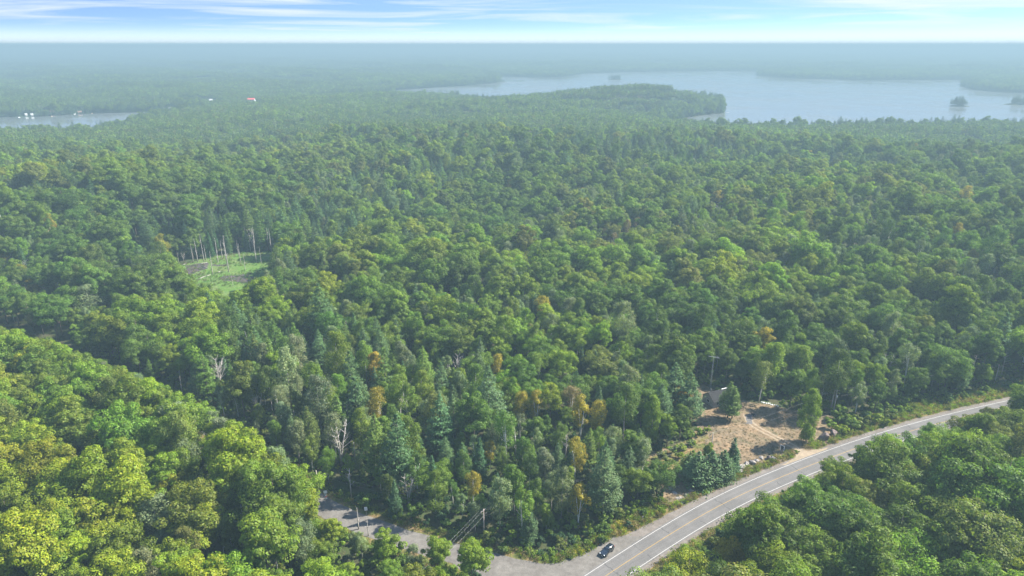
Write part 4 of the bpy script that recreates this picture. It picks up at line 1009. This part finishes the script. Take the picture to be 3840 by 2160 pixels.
scatter_stuff('marsh_reeds', mg, TUFTS, 96, 1.1, ((.10, .14, .04), (.075, .15, .025), (.15, .15, .07)), (4, 4, 3), 'bright green sedge and reeds covering the marsh', 'reeds', np.full(len(mg), .04), .8)
# goldenrod by the junction, shrubs on the verge
gd = np.concatenate([along(HWY, -LANE - 9.0, -LANE - 4.6, 1500, 97)]); jdist = np.hypot(gd[:, 0] - P(2190, 2030)[0], gd[:, 1] - P(2190, 2030)[1]); gd = gd[offroad(gd) & (jdist < 13)]
gd = gd[np.random.default_rng(4).random(len(gd)) < .6]
scatter_stuff('goldenrod', gd, TUFTS, 98, 1.0, ((.40, .34, .03), (.26, .26, .03)), (2, 1), 'yellow goldenrod flowering beside the parked black car', 'flowers')
SHRUB_PX = [(2150, 1985, 1.1), (2205, 1990, .95), (2260, 1960, 1.2), (2320, 1935, 1.1), (2380, 1905, 1.0), (2430, 1880, 1.25), (2300, 1885, 1.4), (2360, 1860, 1.35), (2240, 1925, 1.4), (2440, 1835, 1.5), (2400, 1820, 1.3), (2180, 1950, 1.3),
            (2620, 1630, 1.1), (2650, 1625, .9), (2590, 1640, 1.2), (2570, 1610, 1.3), (3110, 1605, 1.3), (3150, 1625, 1.6), (3190, 1610, 1.7), (3235, 1605, 1.6), (3175, 1580, 1.8), (3290, 1588, 1.6), (3130, 1575, 1.5), (3340, 1570, 1.7), (2640, 1440, 1.2), (2600, 1442, 1.3), (2680, 1445, 1.1),
            (2480, 1722, 1.2), (2520, 1704, 1.3), (2560, 1688, 1.2), (2470, 1775, 1.4), (2505, 1745, 1.1), (2590, 1672, 1.1), (2550, 1720, .9), (2745, 1555, .6), (2960, 1708, .6), (2985, 1700, .5)]
SHRUB_LAB = ['along the verge below the corner woods', 'at the edge of the clearing and highway']
for n_, (px_, py_, s0) in enumerate(SHRUB_PX):
    x, y = P(px_, py_); tn = ('bright green', 'yellow-green', 'mid green', 'olive')[n_ % 4]
    e = plant('shrub', n_, x, y, 0.03, s0, 1.15, n_ * 1.3, TINT[tn])
    spot = 'on the verge below the corner woods' if n_ < 12 else 'at the left corner of the clearing' if n_ < 16 else 'by the boulders and highway bend' if n_ < 24 else 'behind the grey cabin' if n_ < 27 else 'on the grassy strip left of the pine thicket' if n_ < 34 else 'on the dry clearing'
    same = [k for k in range(len(SHRUB_PX)) if (k < 12, 12 <= k < 16, 16 <= k < 24, 24 <= k < 27, 27 <= k < 34) == (n_ < 12, 12 <= n_ < 16, 16 <= n_ < 24, 24 <= n_ < 27, 27 <= n_ < 34)]
    rank = sorted(same, key=lambda k: SHRUB_PX[k][0]).index(n_) + 1
    tag(e, f'{tn} leafy shrub {spot}, {ordinal(rank)} from left', 'shrub', 'shrubs on the verges and clearing')

# ------------------------------------------------------------------ the parked car
def build_car():
    x, y = P(2276, 2072); j = int(np.argmin(np.hypot(HWY[:, 0] - x, HWY[:, 1] - y))); t = HWY[j] - HWY[j + 1]; rz = math.atan2(t[1], t[0]) + RAD(9)   # nose towards the junction
    e = empty('parked_car', (x, y, 0.07), rz); tag(e, 'black sport utility car parked on the gravel shoulder at the junction', 'car')
    # stations along x (front +): half width low, half width waist, z sill, z belt, z roof, half width roof
    st = [(2.32, .70, .66, .42, .72, .72, .60), (2.22, .86, .84, .30, .86, .88, .72), (1.75, .93, .92, .26, .96, 1.00, .80), (.98, .94, .93, .24, 1.03, 1.08, .80), (.25, .94, .92, .24, 1.07, 1.58, .66), (-.45, .94, .92, .24, 1.09, 1.68, .67), (-1.35, .94, .92, .24, 1.10, 1.66, .66), (-1.95, .93, .91, .26, 1.12, 1.55, .62), (-2.25, .88, .86, .34, 1.08, 1.16, .72), (-2.33, .78, .76, .46, .95, .97, .66)]
    v, f = [], []
    for (X, wl, ww, zs, zb, zr, wr) in st:
        v += [(X, -wl * .92, zs), (X, -wl, zs + .22), (X, -ww, zb), (X, -wr, zr - .03), (X, -wr * .55, zr), (X, wr * .55, zr), (X, wr, zr - .03), (X, ww, zb), (X, wl, zs + .22), (X, wl * .92, zs)]
    n = 10
    for i in range(len(st) - 1):
        for k in range(n): f.append((i * n + k, i * n + (k + 1) % n, (i + 1) * n + (k + 1) % n, (i + 1) * n + k))
    f += [tuple(range(n)), tuple(range((len(st) - 1) * n, len(st) * n))[::-1]]
    mb = MB(); mb.v = v; mb.f = [q[::-1] for q in f]; b = mb.build('body', M['car_paint'], e, True)
    mb = b.modifiers.new('bevel', 'SUBSURF'); mb.levels = 1; mb.render_levels = 1
    def quad(name, pts, mat, th=.02, parent=e):
        p = [Vector(q) for q in pts]; nn = (p[1] - p[0]).cross(p[2] - p[0]).normalized() * th
        m = MB(); m.add([q + nn for q in p] + [q - nn for q in p], [(0, 1, 2, 3), (7, 6, 5, 4), (0, 4, 5, 1), (1, 5, 6, 2), (2, 6, 7, 3), (3, 7, 4, 0)]); return m.build(name, mat, parent)
    quad('windscreen', [(.98, -.74, 1.075), (.98, .74, 1.075), (.31, .60, 1.53), (.31, -.60, 1.53)], M['glass'], .03)
    quad('rear_window', [(-2.24, .66, 1.17), (-2.24, -.66, 1.17), (-1.98, -.55, 1.52), (-1.98, .55, 1.52)], M['glass'], .03)
    for s in (-1, 1):
        for x0, x1 in ((.62, -.18), (-.26, -1.12), (-1.2, -1.9)):
            quad('side_window', [(x0, s * .875, 1.12), (x1, s * .875, 1.14), (x1 + (.10 if x1 < -1.5 else 0), s * .685, 1.54), (x0 - (.32 if x0 > .5 else 0), s * .70, 1.53)], M['glass'], .022)
        m = MB(); m.tube([(.2, s * .60, 1.66), (-.5, s * .61, 1.73), (-1.7, s * .59, 1.66)], .022, 5); m.build('roof_rail', M['metal'], e)
        m = MB(); m.box((.72, s * 1.03, 1.10), (.14, .2, .14)); m.build('wing_mirror', M['car_paint'], e)
        m = MB(); m.box((2.2, s * .62, .80), (.18, .38, .12), Matrix.Rotation(-s * .35, 3, 'Z')); m.build('headlight', M['lamp'], e)
        m = MB(); m.box((-2.22, s * .74, 1.0), (.14, .2, .22)); m.build('tail_light', M['tail'], e)
        for wx in (1.42, -1.38):
            w = MB(); w.tube([(wx, s * .72, .36), (wx, s * .95, .36)], .36, 18); wh = w.build('wheel', M['tyre'], e)
            w = MB(); w.tube([(wx, s * .94, .36), (wx, s * .965, .36)], .23, 12); w.build('rim', M['rim'], wh)
    m = MB(); m.box((2.33, 0, .62), (.06, .9, .22)); m.build('grille', M['plastic'], e)
    m = MB(); m.box((2.34, 0, .42), (.05, .5, .11)); m.build('number_plate', M['sign_white'], e)
build_car()

# ------------------------------------------------------------------ poles and wires
def utility_pole(pxl, h, label, transformer=False, lamp=False, arm=True, rz=0.0, lean=0.0, mat='pole'):
    x, y = P(*pxl); e = empty('utility_pole', (x, y, 0), rz); tag(e, label, 'utility pole', 'utility poles along the roads')
    m = MB(); m.tube([(0, 0, -.3), (lean * .5, 0, h * .5), (lean, 0, h)], [.20, .17, .13], 10); m.build('shaft', M[mat], e, True)
    if arm:
        m = MB(); m.box((lean, .12, h - .5), (1.8, .10, .12)); a = m.build('crossarm', M['pole'], e)
        for s in (-.8, 0, .8):
            m = MB(); m.tube([(lean + s, .12, h - .44), (lean + s, .12, h - .2)], [.05, .035], 6); m.build('insulator', M['sign_grey'], a)
    if transformer:
        m = MB(); m.tube([(.05, -.36, h * .68), (.05, -.36, h * .68 + .9)], .27, 12); m.build('transformer', M['sign_grey'], e, True)
    if lamp:
        m = MB(); m.tube([(lean, 0, h - .3), (lean + 1.0, -.3, h + .15), (lean + 2.1, -.6, h + .05)], .05, 6); a = m.build('lamp_arm', M['metal'], e)
        m = MB(); m.box((lean + 2.35, -.66, h + .02), (.6, .28, .14), taper=.7); m.build('lamp_head', M['metal'], a)
    return (x + lean, y, h)
p_corner = utility_pole((1815, 2016), 9.2, 'weathered utility pole at the side road junction with three wires', rz=.9)
m = MB(); cx_, cy_ = P(1815, 2016)
p_side = utility_pole((1196, 1862), 9.0, 'grey utility pole at the bend of the side road', arm=False)
p_mid = utility_pole((2664, 1712), 8.8, 'slim utility pole behind the pine thicket on the clearing', arm=False)
p_drive = utility_pole((3124, 1552), 9.8, 'pale utility pole with transformer at the edge of the clearing', True, mat='dead_wood')
p_far = utility_pole((3580, 1474), 10.2, 'leaning utility pole with street lamp by the highway bend', lamp=True, lean=1.1, mat='dead_wood')
q_out = P(4150, 1412); p_out = (q_out[0], q_out[1], 10.0)
q_low = P(1500, 2330); p_low = (q_low[0], q_low[1], 9.0)
def wire(a, b, off, dz, sag, label, r=.009):
    a, b = Vector(a), Vector(b); t = (b - a).normalized(); nn = Vector((t.y, -t.x, 0)).normalized(); a = a + nn * off + Vector((0, 0, dz)); b = b + nn * off + Vector((0, 0, dz))
    pts_ = [a.lerp(b, k / 16) - Vector((0, 0, sag * (1 - (2 * k / 16 - 1) ** 2))) for k in range(17)]
    m = MB(); m.tube(pts_, r, 4, False); o = m.build('overhead_wire', M['wire'], None); tag(o, label, 'wire', 'overhead wires')
SPAN = [(p_corner, p_side, 'over the side road', ((0, -.2), (.1, -1.6))), (p_corner, p_mid, 'along the highway verge from junction to clearing', ((-.3, -.15), (.3, -.15), (0, -2.2))), (p_mid, p_drive, 'across the dry clearing', ((-.3, -.1), (0, -2.2))),
        (p_drive, p_far, 'from the transformer pole to the street lamp', ((-.3, -.1), (0, -2.6))), (p_far, p_out, 'past the street lamp along the highway', ((-.3, -.1), (0, -2.0))), (p_corner, p_low, 'crossing the side road towards the near woods', ((-1.3, -.2), (0, -.2), (1.3, -.9)))]
for a, b, w, offs in SPAN:
    for n_, (of, dz) in enumerate(offs):
        pos_ = 'lower wire' if dz < -1 else ('upper wire' if len([1 for q in offs if q[1] > -1]) == 1 else ('left upper wire', 'middle upper wire', 'right upper wire')[n_] if len(offs) == 3 and offs[2][1] > -1 else ('left upper wire', 'right upper wire')[n_])
        wire(a, b, of, dz, .9, f'thin grey overhead {pos_} {w}')

# ------------------------------------------------------------------ signs
def sign_post(pxl, h, name, label, rz): 
    x, y = P(*pxl); e = empty(name, (x, y, 0), rz); tag(e, label, 'sign'); m = MB(); m.box((0, 0, h / 2 - .15), (.09, .09, h + .3)); m.build('post', M['pole'], e); return e
e = sign_post((1225, 1893), 4.9, 'road_sign', 'stacked white, grey and red-topped signs on a post by the side road', RAD(12))
def panel(e, w, h, z, mat, name='panel', y=-.08, tilt=0, x=0.0, parent=None):
    m = MB(); m.box((x, y, z), (w, .03, h), Matrix.Rotation(tilt, 3, 'Y')); return m.build(name, M[mat], parent or e)
panel(e, .98, .78, 4.5, 'sign_white', tilt=-.08); panel(e, .74, .5, 3.82, 'sign_grey'); panel(e, .32, .32, 3.3, 'sign_white')
pn = panel(e, .66, .9, 2.5, 'sign_white'); panel(e, .66, .32, 2.79, 'sign_red', 'red_band', -.105, parent=pn); panel(e, .2, .14, 2.4, 'sign_red', 'red_mark', -.105, .4, parent=pn)
e = sign_post((1374, 1932), 2.7, 'notice_sign', 'white rectangular notice board with faint print beside the side road', RAD(8))
pn = panel(e, .82, 1.15, 2.25, 'sign_white', tilt=-.06)
for k in range(4): panel(e, .52, .07, 2.55 - .2 * k, 'print', 'print_line', -.103, -.06, parent=pn)
x, y = P(2932, 1692); e = empty('property_sign', (x, y, 0), RAD(-52)); tag(e, 'dark sign panel in a white frame beside the driveway mouth', 'sign')
for s in (-.62, .62): MB().box((s, 0, 1.0), (.11, .11, 2.3)).build('post', M['trim_white'], e)
panel(e, 1.1, 1.25, 1.35, 'sign_dark', y=0.0); MB().box((0, 0, 2.08), (1.5, .10, .12)).build('top_rail', M['trim_white'], e)
x, y = P(2409, 1958); e = empty('marker_post', (x, y, 0), .3); tag(e, 'pale wooden marker post with small plate on the highway verge', 'post')
MB().box((0, 0, .95), (.13, .10, 2.1)).build('post', M['timber'], e); MB().box((0, -.07, 1.9), (.34, .03, .3)).build('plate', M['sign_grey'], e)

# ------------------------------------------------------------------ rocks
def rock_obj(name, pxl, dims, seed, mat, label, group=None, rz=0.0, z=None, cat='rock', sharp=.32):
    bm = bmesh.new(); bmesh.ops.create_icosphere(bm, subdivisions=3, radius=1.0); r = np.random.default_rng(seed); pl = dirs(r, 11, -.3); off = r.uniform(.52, .85, 11)
    for v in bm.verts:
        p = np.array(v.co)
        for k in range(11):
            dd = p @ pl[k] - off[k]
            if dd > 0: p = p - pl[k] * dd
        p += r.normal(0, .012, 3); v.co = Vector((p[0] * dims[0], p[1] * dims[1], p[2] * dims[2]))
    me = bpy.data.meshes.new(name); bm.to_mesh(me); bm.free(); me.materials.append(mat); o = bpy.data.objects.new(name, me); col.objects.link(o)
    x, y = P(*pxl); o.location = (x, y, dims[2] * .35 if z is None else z); o.rotation_euler = (0, 0, rz); tag(o, label, cat, group); return o
rock_obj('boulder', (3088, 1648), (1.9, 1.7, 2.1), 1, M['red_rock'], 'big flat-topped dark boulder beside the tall poplar', 'boulders by the highway', .4)
rock_obj('boulder', (3124, 1634), (1.8, 1.5, 1.8), 2, M['red_rock'], 'big dark boulder with a rusty face, nearer the highway bend', 'boulders by the highway', 1.1)
OUT = [((2785, 1752), (2.0, 1.2, .7)), ((2800, 1742), (1.6, 1.1, .8)), ((2822, 1738), (1.5, 1.0, .9)), ((2775, 1768), (1.8, 1.0, .5)), ((2838, 1728), (1.1, .8, .6)), ((2855, 1718), (1.0, .8, .5))]
for n_, (q, d) in enumerate(OUT): rock_obj('rock', q, d, 10 + n_, M['rock'], f'grey outcrop rock beside the dark spruce, {ordinal(sorted(range(6), key=lambda k: OUT[k][0][0]).index(n_) + 1)} from left', 'outcrop rocks below the clearing', .6 + n_ * .7)
rock_obj('rock', (2882, 1722), (1.1, .9, 1.0), 30, M['red_rock'], 'dark square rock leaning against the pale slab by the highway', None, .2)
rock_obj('rock', (2899, 1722), (1.5, .9, .8), 31, M['rock'], 'pale slanted rock slab below the property sign', None, -.5)
OUT2 = [((2550, 1868), (1.6, 1.1, .3)), ((2575, 1855), (1.5, .9, .3)), ((2530, 1850), (1.1, .8, .28)), ((2590, 1838), (1.2, .8, .25)), ((2515, 1835), (1.0, .7, .25)), ((2655, 1828), (1.1, .6, .3)), ((2640, 1838), (1.0, .6, .25)), ((2560, 1882), (1.2, .8, .25))]
for n_, (q, d) in enumerate(OUT2): rock_obj('rock', q, d, 40 + n_, M['rock'], f'flat pale bedrock patch below the pine thicket, {ordinal(sorted(range(8), key=lambda k: OUT2[k][0][0]).index(n_) + 1)} from left', 'bedrock patches on the verge', n_ * 1.1, .05)
for n_ in range(11):
    q = (2856 + n_ * 6.0 + rs.uniform(-2, 2), 1508 + n_ * 1.5 + rs.uniform(-1.5, 1.5))
    rock_obj('stone', q, (.32 + rs.random() * .2, .3, .28), 60 + n_, M['trim_white'], f'white stone in the row by the birch, {ordinal(n_ + 1)} from left', 'white stones along the clearing edge', n_, cat='stone')

# ------------------------------------------------------------------ fire pit
x, y = P(2824, 1556); e = empty('fire_pit', (x, y, .05)); tag(e, 'charred fire pit ringed with dark stones at the end of the driveway', 'fire pit')
m = MB(); m.tube([(0, 0, -.02), (0, 0, .16), (0, 0, .30)], [.75, .62, .2], 12); m.build('charcoal', M['char'], e)
for k in range(9):
    m = MB(); m.box((math.cos(k * .698) * .95, math.sin(k * .698) * .95, .16), (.42, .34, .36), Matrix.Rotation(k * .9, 3, 'Z'), .7); m.build('stone', M['red_rock'], e)
sheet('ash_patch', rough_edge([P(*q) for q in ((2796, 1560), (2815, 1548), (2822, 1566), (2820, 1590), (2800, 1592))], .25, 1.0, 44), .066, M['ash'])

# ------------------------------------------------------------------ the cabin and its mast
def build_cabin():
    x, y = CABIN; e = empty('cabin', (x, y, 0), RAD(24)); tag(e, 'grey weathered cabin with gabled shingle roof behind the clearing pines', 'house')
    L, Wd, hw, hr = 8.4, 6.2, 2.7, 2.3
    m = MB(); m.add([(-L / 2, -Wd / 2, 0), (L / 2, -Wd / 2, 0), (L / 2, Wd / 2, 0), (-L / 2, Wd / 2, 0), (-L / 2, -Wd / 2, hw), (L / 2, -Wd / 2, hw), (L / 2, Wd / 2, hw), (-L / 2, Wd / 2, hw), (-L / 2, 0, hw + hr), (L / 2, 0, hw + hr)],
        [(0, 1, 5, 4), (2, 3, 7, 6), (1, 2, 6, 9, 5), (3, 0, 4, 8, 7), (0, 3, 2, 1)]); m.build('wall', M['wall_grey'], e)
    for s in (-1, 1):
        a = math.atan2(hr, Wd / 2); sl = math.hypot(Wd / 2, hr) + .55; mid = Vector((0, s * (Wd / 4 + .18), hw + hr / 2 - .12))
        m = MB(); m.box(mid, (L + .8, sl, .14), Matrix.Rotation(-s * a, 3, 'X')); rf = m.build('roof', M['shingle'], e)
        for k in range(7):
            c = mid + Matrix.Rotation(-s * a, 3, 'X') @ Vector((0, s * (sl / 2 - .3 - k * sl / 7.4), .085)); mm = MB(); mm.box(c, (L + .8, .06, .03), Matrix.Rotation(-s * a, 3, 'X')); mm.build('shingle_course', M['shingle'], rf)
    m = MB(); m.box((L * .33, 0, hw + hr + .10), (2.4, .26, .08)); m.build('ridge_cap', M['trim_white'], e)
    m = MB(); m.tube([(-2.6, .9, hw + hr - 1.0), (-2.6, .9, hw + hr + .7)], .14, 10); m.build('stove_pipe', M['metal'], e)
    def opening(name, c, d, frame=True):
        m = MB(); m.box(c, d); o = m.build(name, M['glass'] if name == 'window' else M['timber'], e)
        ax = 0 if d[0] > d[1] else 1
        for s in (-1, 1):
            q = list(c); q[ax] += s * (d[ax] / 2 + .05); dd = list(d); dd[ax] = .1; dd[1 - ax] += .04; m = MB(); m.box(q, dd); m.build('frame', M['trim_white'], o)
            q = list(c); q[2] += s * (d[2] / 2 + .05); dd = list(d); dd[2] = .1; dd[ax] += .2; dd[1 - ax] += .045; m = MB(); m.box(q, dd); m.build('frame', M['trim_white'], o)
    opening('window', (-2.4, -Wd / 2 - .02, 1.6), (1.2, .08, 1.0)); opening('window', (2.5, -Wd / 2 - .02, 1.6), (1.2, .08, 1.0)); opening('door', (.1, -Wd / 2 - .02, 1.02), (.95, .08, 2.0)); opening('window', (-L / 2 - .02, 0, 1.6), (.08, 1.3, 1.0))
    m = MB(); m.box((.1, -Wd / 2 - .8, .18), (2.4, 1.5, .3)); m.build('porch_step', M['timber'], e)
build_cabin()
def build_mast():
    x, y = MAST; h = 12.5; e = empty('antenna_mast', (x, y, 0), .3); tag(e, 'lattice antenna mast with spiky aerial rising behind the cabin', 'mast')
    cs = [(math.cos(k * 2.094) * .28, math.sin(k * 2.094) * .28) for k in range(3)]
    for a, b in cs: MB().tube([(a, b, -.2), (a * .7, b * .7, h)], .045, 5).build('leg', M['metal'], e)
    for k in range(12):
        z = .4 + k * 1.0; s = 1 - .3 * z / h
        for j in range(3):
            a, b = cs[j], cs[(j + 1) % 3]; MB().tube([(a[0] * s, a[1] * s, z), (b[0] * s, b[1] * s, z + .95)], .022, 4).build('brace', M['metal'], e)
    MB().tube([(0, 0, h - .6), (0, 0, h + 1.3)], .04, 6).build('mast_top', M['metal'], e)
    m = MB(); m.tube([(-2.0, .5, h + 1.1), (2.0, -.5, h + .4)], .05, 5); bo = m.build('aerial_boom', M['metal'], e)
    for k in range(9):
        t = k / 8; c = Vector((-2.0, .5, h + 1.1)).lerp(Vector((2.0, -.5, h + .4)), t); w = .5 + 1.0 * t; MB().tube([c + Vector((-.24 * w, -w, 0)), c + Vector((.24 * w, w, 0))], .028, 4).build('aerial_rod', M['metal'], bo)
build_mast()
a = Vector((MAST[0] - 3.2, MAST[1] + 2, 9.5)); 
# ------------------------------------------------------------------ fallen logs in the marsh
for n_, (q0, q1) in enumerate((((752, 1042), (790, 1030)), ((742, 1048), (768, 1036)), ((745, 990), (778, 984)), ((815, 1022), (832, 1016)), ((684, 994), (698, 988)), ((760, 1000), (782, 1006)))):
    a, b = V(*q0, .25), V(*q1, .4); m = MB(); m.tube([a, a.lerp(b, .5), b], [.26, .2, .10], 7); o = m.build('fallen_log', M['dead_wood'], None, True); tag(o, f'bleached fallen log lying on the marsh mud, {ordinal(sorted((752, 742, 745, 815, 684, 760)).index((752, 742, 745, 815, 684, 760)[n_]) + 1)} from left', 'log', 'fallen logs in the marsh')

# ------------------------------------------------------------------ the lake: islands, houses, docks, a boat
def island(px0, px1, base_py, label, trees, hmax, seed):
    c = np.array(P((px0 + px1) / 2, base_py, LZ)); w = abs(P(px1, base_py, LZ)[0] - P(px0, base_py, LZ)[0]) / 2; r = np.random.default_rng(seed)
    bm = bmesh.new(); bmesh.ops.create_uvsphere(bm, u_segments=28, v_segments=12, radius=1.0)
    for v in bm.verts:
        k = 1 + .16 * math.sin(3 * math.atan2(v.co.y, v.co.x) + seed); v.co = Vector((v.co.x * w * .97 * k, v.co.y * w * .8 * k, v.co.z * 2.6))
    me = bpy.data.meshes.new('island'); bm.to_mesh(me); bm.free(); me.materials.append(M['ground']); o = bpy.data.objects.new('island', me); col.objects.link(o); c = c * (1 + w * .8 / np.linalg.norm(c)); o.location = (c[0], c[1], LZ - .4); tag(o, label, kind='structure')
    for k in range(trees):
        a = r.uniform(0, 6.28); q = math.sqrt(r.random()) * .85; x, y = c[0] + math.cos(a) * q * w * .9, c[1] + math.sin(a) * q * w * .75
        h = hmax * r.uniform(.55, 1.0) * (1 - .45 * q); kd = 'pine' if r.random() < .75 else 'spruce'; v = int(r.integers(0, 2)); H = PROTO[kd][v][2]
        e = plant(kd, v, x, y, LZ + 1.0 + 1.0 * (1 - q), h / H, 1.15, a, np.array(TINT['blue-green']) * r.uniform(.8, 1.1))
        tag(e, f'dark {"pine" if kd == "pine" else "spruce"} on {label}', KIND_WORD[kd] + ' tree', 'trees on ' + label)
island(2277, 2333, 299, 'the round island in the far part of the lake', 26, 27, 1)
island(1872, 1897, 308, 'the tiny islet off the far left point', 5, 13, 2)
island(3556, 3630, 400, 'the small pine island in the right lake', 22, 26, 3)
island(3766, 3900, 395, 'the larger island at the right picture edge', 40, 24, 4)
# tall pines that break the near shore line
SKY_P = [(3145, 495, 24), (3165, 496, 20), (3205, 496, 19), (3222, 496, 22), (3240, 496, 22), (2785, 500, 17), (2870, 500, 15), (2670, 500, 18), (2600, 500, 17), (2715, 500, 14), (2930, 498, 16), (3500, 496, 20), (3570, 496, 21), (2965, 498, 15), (2660, 388, 27), (2625, 384, 25), (2640, 385, 29), (2680, 388, 24), (2610, 384, 22), (2695, 392, 20)]
for n_, (px_, py_, h) in enumerate(SKY_P):
    q = np.array([P(px_, py_, LZ)])
    for _ in range(30):
        if shore(q)[0] > 4: break
        q = q * (.995 if py_ > 450 else 1.0) + (np.array([[-6.0, 0]]) if py_ < 450 else 0)
    zz = float(ground_h(q)[0]); v = n_ % 2; e = plant('pine', v, q[0, 0], q[0, 1], zz, h / PROTO['pine'][v][2], 1.35 if py_ > 450 else 1.1, n_, TINT['blue-green'])
    near_ = [k for k in range(len(SKY_P)) if (SKY_P[k][1] > 450) == (py_ > 450)]; rk = sorted(near_, key=lambda k: SKY_P[k][0]).index(n_) + 1
    tag(e, f'tall dark pine breaking the {"near shore skyline" if py_ > 450 else "tip of the wooded peninsula"}, {ordinal(rk)} from left', 'pine tree', 'tall pines along the lake')
def house(x, y, z, kind, label, rz, L=9.0, Wd=7.0, h=3.2):
    e = empty('cottage', (x, y, z), rz); tag(e, label, 'house', 'cottages by the lake'); hr = 2.6
    m = MB(); m.add([(-L / 2, -Wd / 2, -.5), (L / 2, -Wd / 2, -.5), (L / 2, Wd / 2, -.5), (-L / 2, Wd / 2, -.5), (-L / 2, -Wd / 2, h), (L / 2, -Wd / 2, h), (L / 2, Wd / 2, h), (-L / 2, Wd / 2, h), (-L / 2, 0, h + hr), (L / 2, 0, h + hr)], [(0, 1, 5, 4), (2, 3, 7, 6), (1, 2, 6, 9, 5), (3, 0, 4, 8, 7)]); m.build('wall', M['timber'] if kind == 'brown' else M['sign_grey'], e)
    for s in (-1, 1):
        a = math.atan2(hr, Wd / 2); sl = math.hypot(Wd / 2, hr) + .6; m = MB(); m.box((0, s * (Wd / 4 + .15), h + hr / 2 - .05), (L + 1, sl, .16), Matrix.Rotation(-s * a, 3, 'X')); m.build('roof', M['red_roof'] if kind == 'red' else M['brown_roof'] if kind == 'brown' else M['sign_grey'], e)
    for s in (-1, 0, 1): MB().box((s * L * .3, -Wd / 2 - .03, 1.6), (1.4, .1, 1.3)).build('window', M['glass'], e)
HL = ['red-roofed house in a gap of the forest beyond the lake arm', 'white boathouse on the far shore of the lake arm, leftmost', 'white boathouse on the far shore of the lake arm, next to the leftmost', 'white house among trees behind the lake arm', 'brown cottage above a dock on the lake arm', 'brown cottage with a sandy bank on the lake arm', 'white cottage at the narrow channel, left one', 'white cottage at the narrow channel, right one', 'white cottage on the far shore of the channel', 'white cottage at the end of the lake arm']
for n_, (x, y, z, kd) in enumerate(HP):
    if kd == 'red': house(x, y, z + 4.0, kd, HL[n_], RAD(4), 15, 11, 4.5)
    else: house(x, y, z + .5, kd, HL[n_], RAD((n_ * 37) % 40 - 20) + math.atan2(-x, y), 3.6 if n_ in (1, 2) else 6.5, 3.4 if n_ in (1, 2) else 5.0, 1.9)
for n_, (px_, py_, L) in enumerate(((72, 441, 14), (195, 437, 16), (280, 428, 26), (345, 426, 12), (540, 423, 8), (1330, 360, 14), (2724, 422, 12))):
    q = np.array(P(px_, py_, LZ)); d = -q / np.linalg.norm(q) if n_ < 6 else np.array([1.0, -.1]); e = empty('dock', (q[0], q[1], LZ), math.atan2(d[1], d[0])); lab = ['left end of the lake arm', 'lake arm below the brown cottage', 'long dock by the sandy bank', 'dock right of the sandy bank', 'dock near the lake arm narrows', 'dock on the narrow channel', 'dock at the peninsula tip'][n_]
    tag(e, f'pale timber dock at the {lab}' if 'dock' not in lab else f'pale timber {lab}', 'dock', 'docks on the lake'); MB().box((0, 0, .5), (L, 3.0 if n_ < 6 else 1.6, .18)).build('deck', M['timber'] if n_ % 2 else M['sign_white'], e)
    for s in (-.4, 0, .4): MB().tube([(s * L, .8, -1.5), (s * L, .8, .8)], .12, 6).build('pile', M['pole'], e)
x, y = P(2100, 317, LZ); e = empty('motor_boat', (x, y, LZ), RAD(165)); tag(e, 'small white motor boat out on the open lake', 'boat')
m = MB(); st = [(-3.6, 1.1, .9), (0, 1.25, 1.0), (2.4, .9, 1.15), (3.9, .05, 1.35)]; v = []
for X, w, h in st: v += [(X, -w, h), (X, -w * .6, -.3), (X, w * .6, -.3), (X, w, h)]
m.add(v, [(i * 4 + k, i * 4 + k + 1, i * 4 + 5 + k, i * 4 + 4 + k) for i in range(3) for k in range(3)] + [(i * 4, i * 4 + 4, i * 4 + 7, i * 4 + 3) for i in range(3)] + [(3, 2, 1, 0)]); m.build('hull', M['trim_white'], e)
MB().box((.4, 0, 1.5), (.12, 1.8, .8), Matrix.Rotation(.5, 3, 'Y')).build('windshield', M['glass'], e); MB().box((-3.8, 0, .8), (.5, .5, 1.3), taper=.7).build('engine', M['plastic'], e)

# ------------------------------------------------------------------ haze: the air over the whole place
hz = MB(); hz.box((0, 0, (-12 + 131) / 2), (128000, 128000, 143)); ho = hz.build('haze', None); ho.location = (0, 0, 0)
hm = new_mat('haze_air'); t = NT(hm); pv = t.n('ShaderNodeVolumePrincipled'); t.set(pv, 'Color', HAZE_COLOR); t.set(pv, 'Density', HAZE_DENSITY); t.set(pv, 'Anisotropy', HAZE_ANISO)
t.L.new(pv.outputs[0], t.n('ShaderNodeOutputMaterial').inputs['Volume']); ho.data.materials.append(hm); tag(ho, 'pale blue summer haze hanging over the forest and lake', kind='stuff')
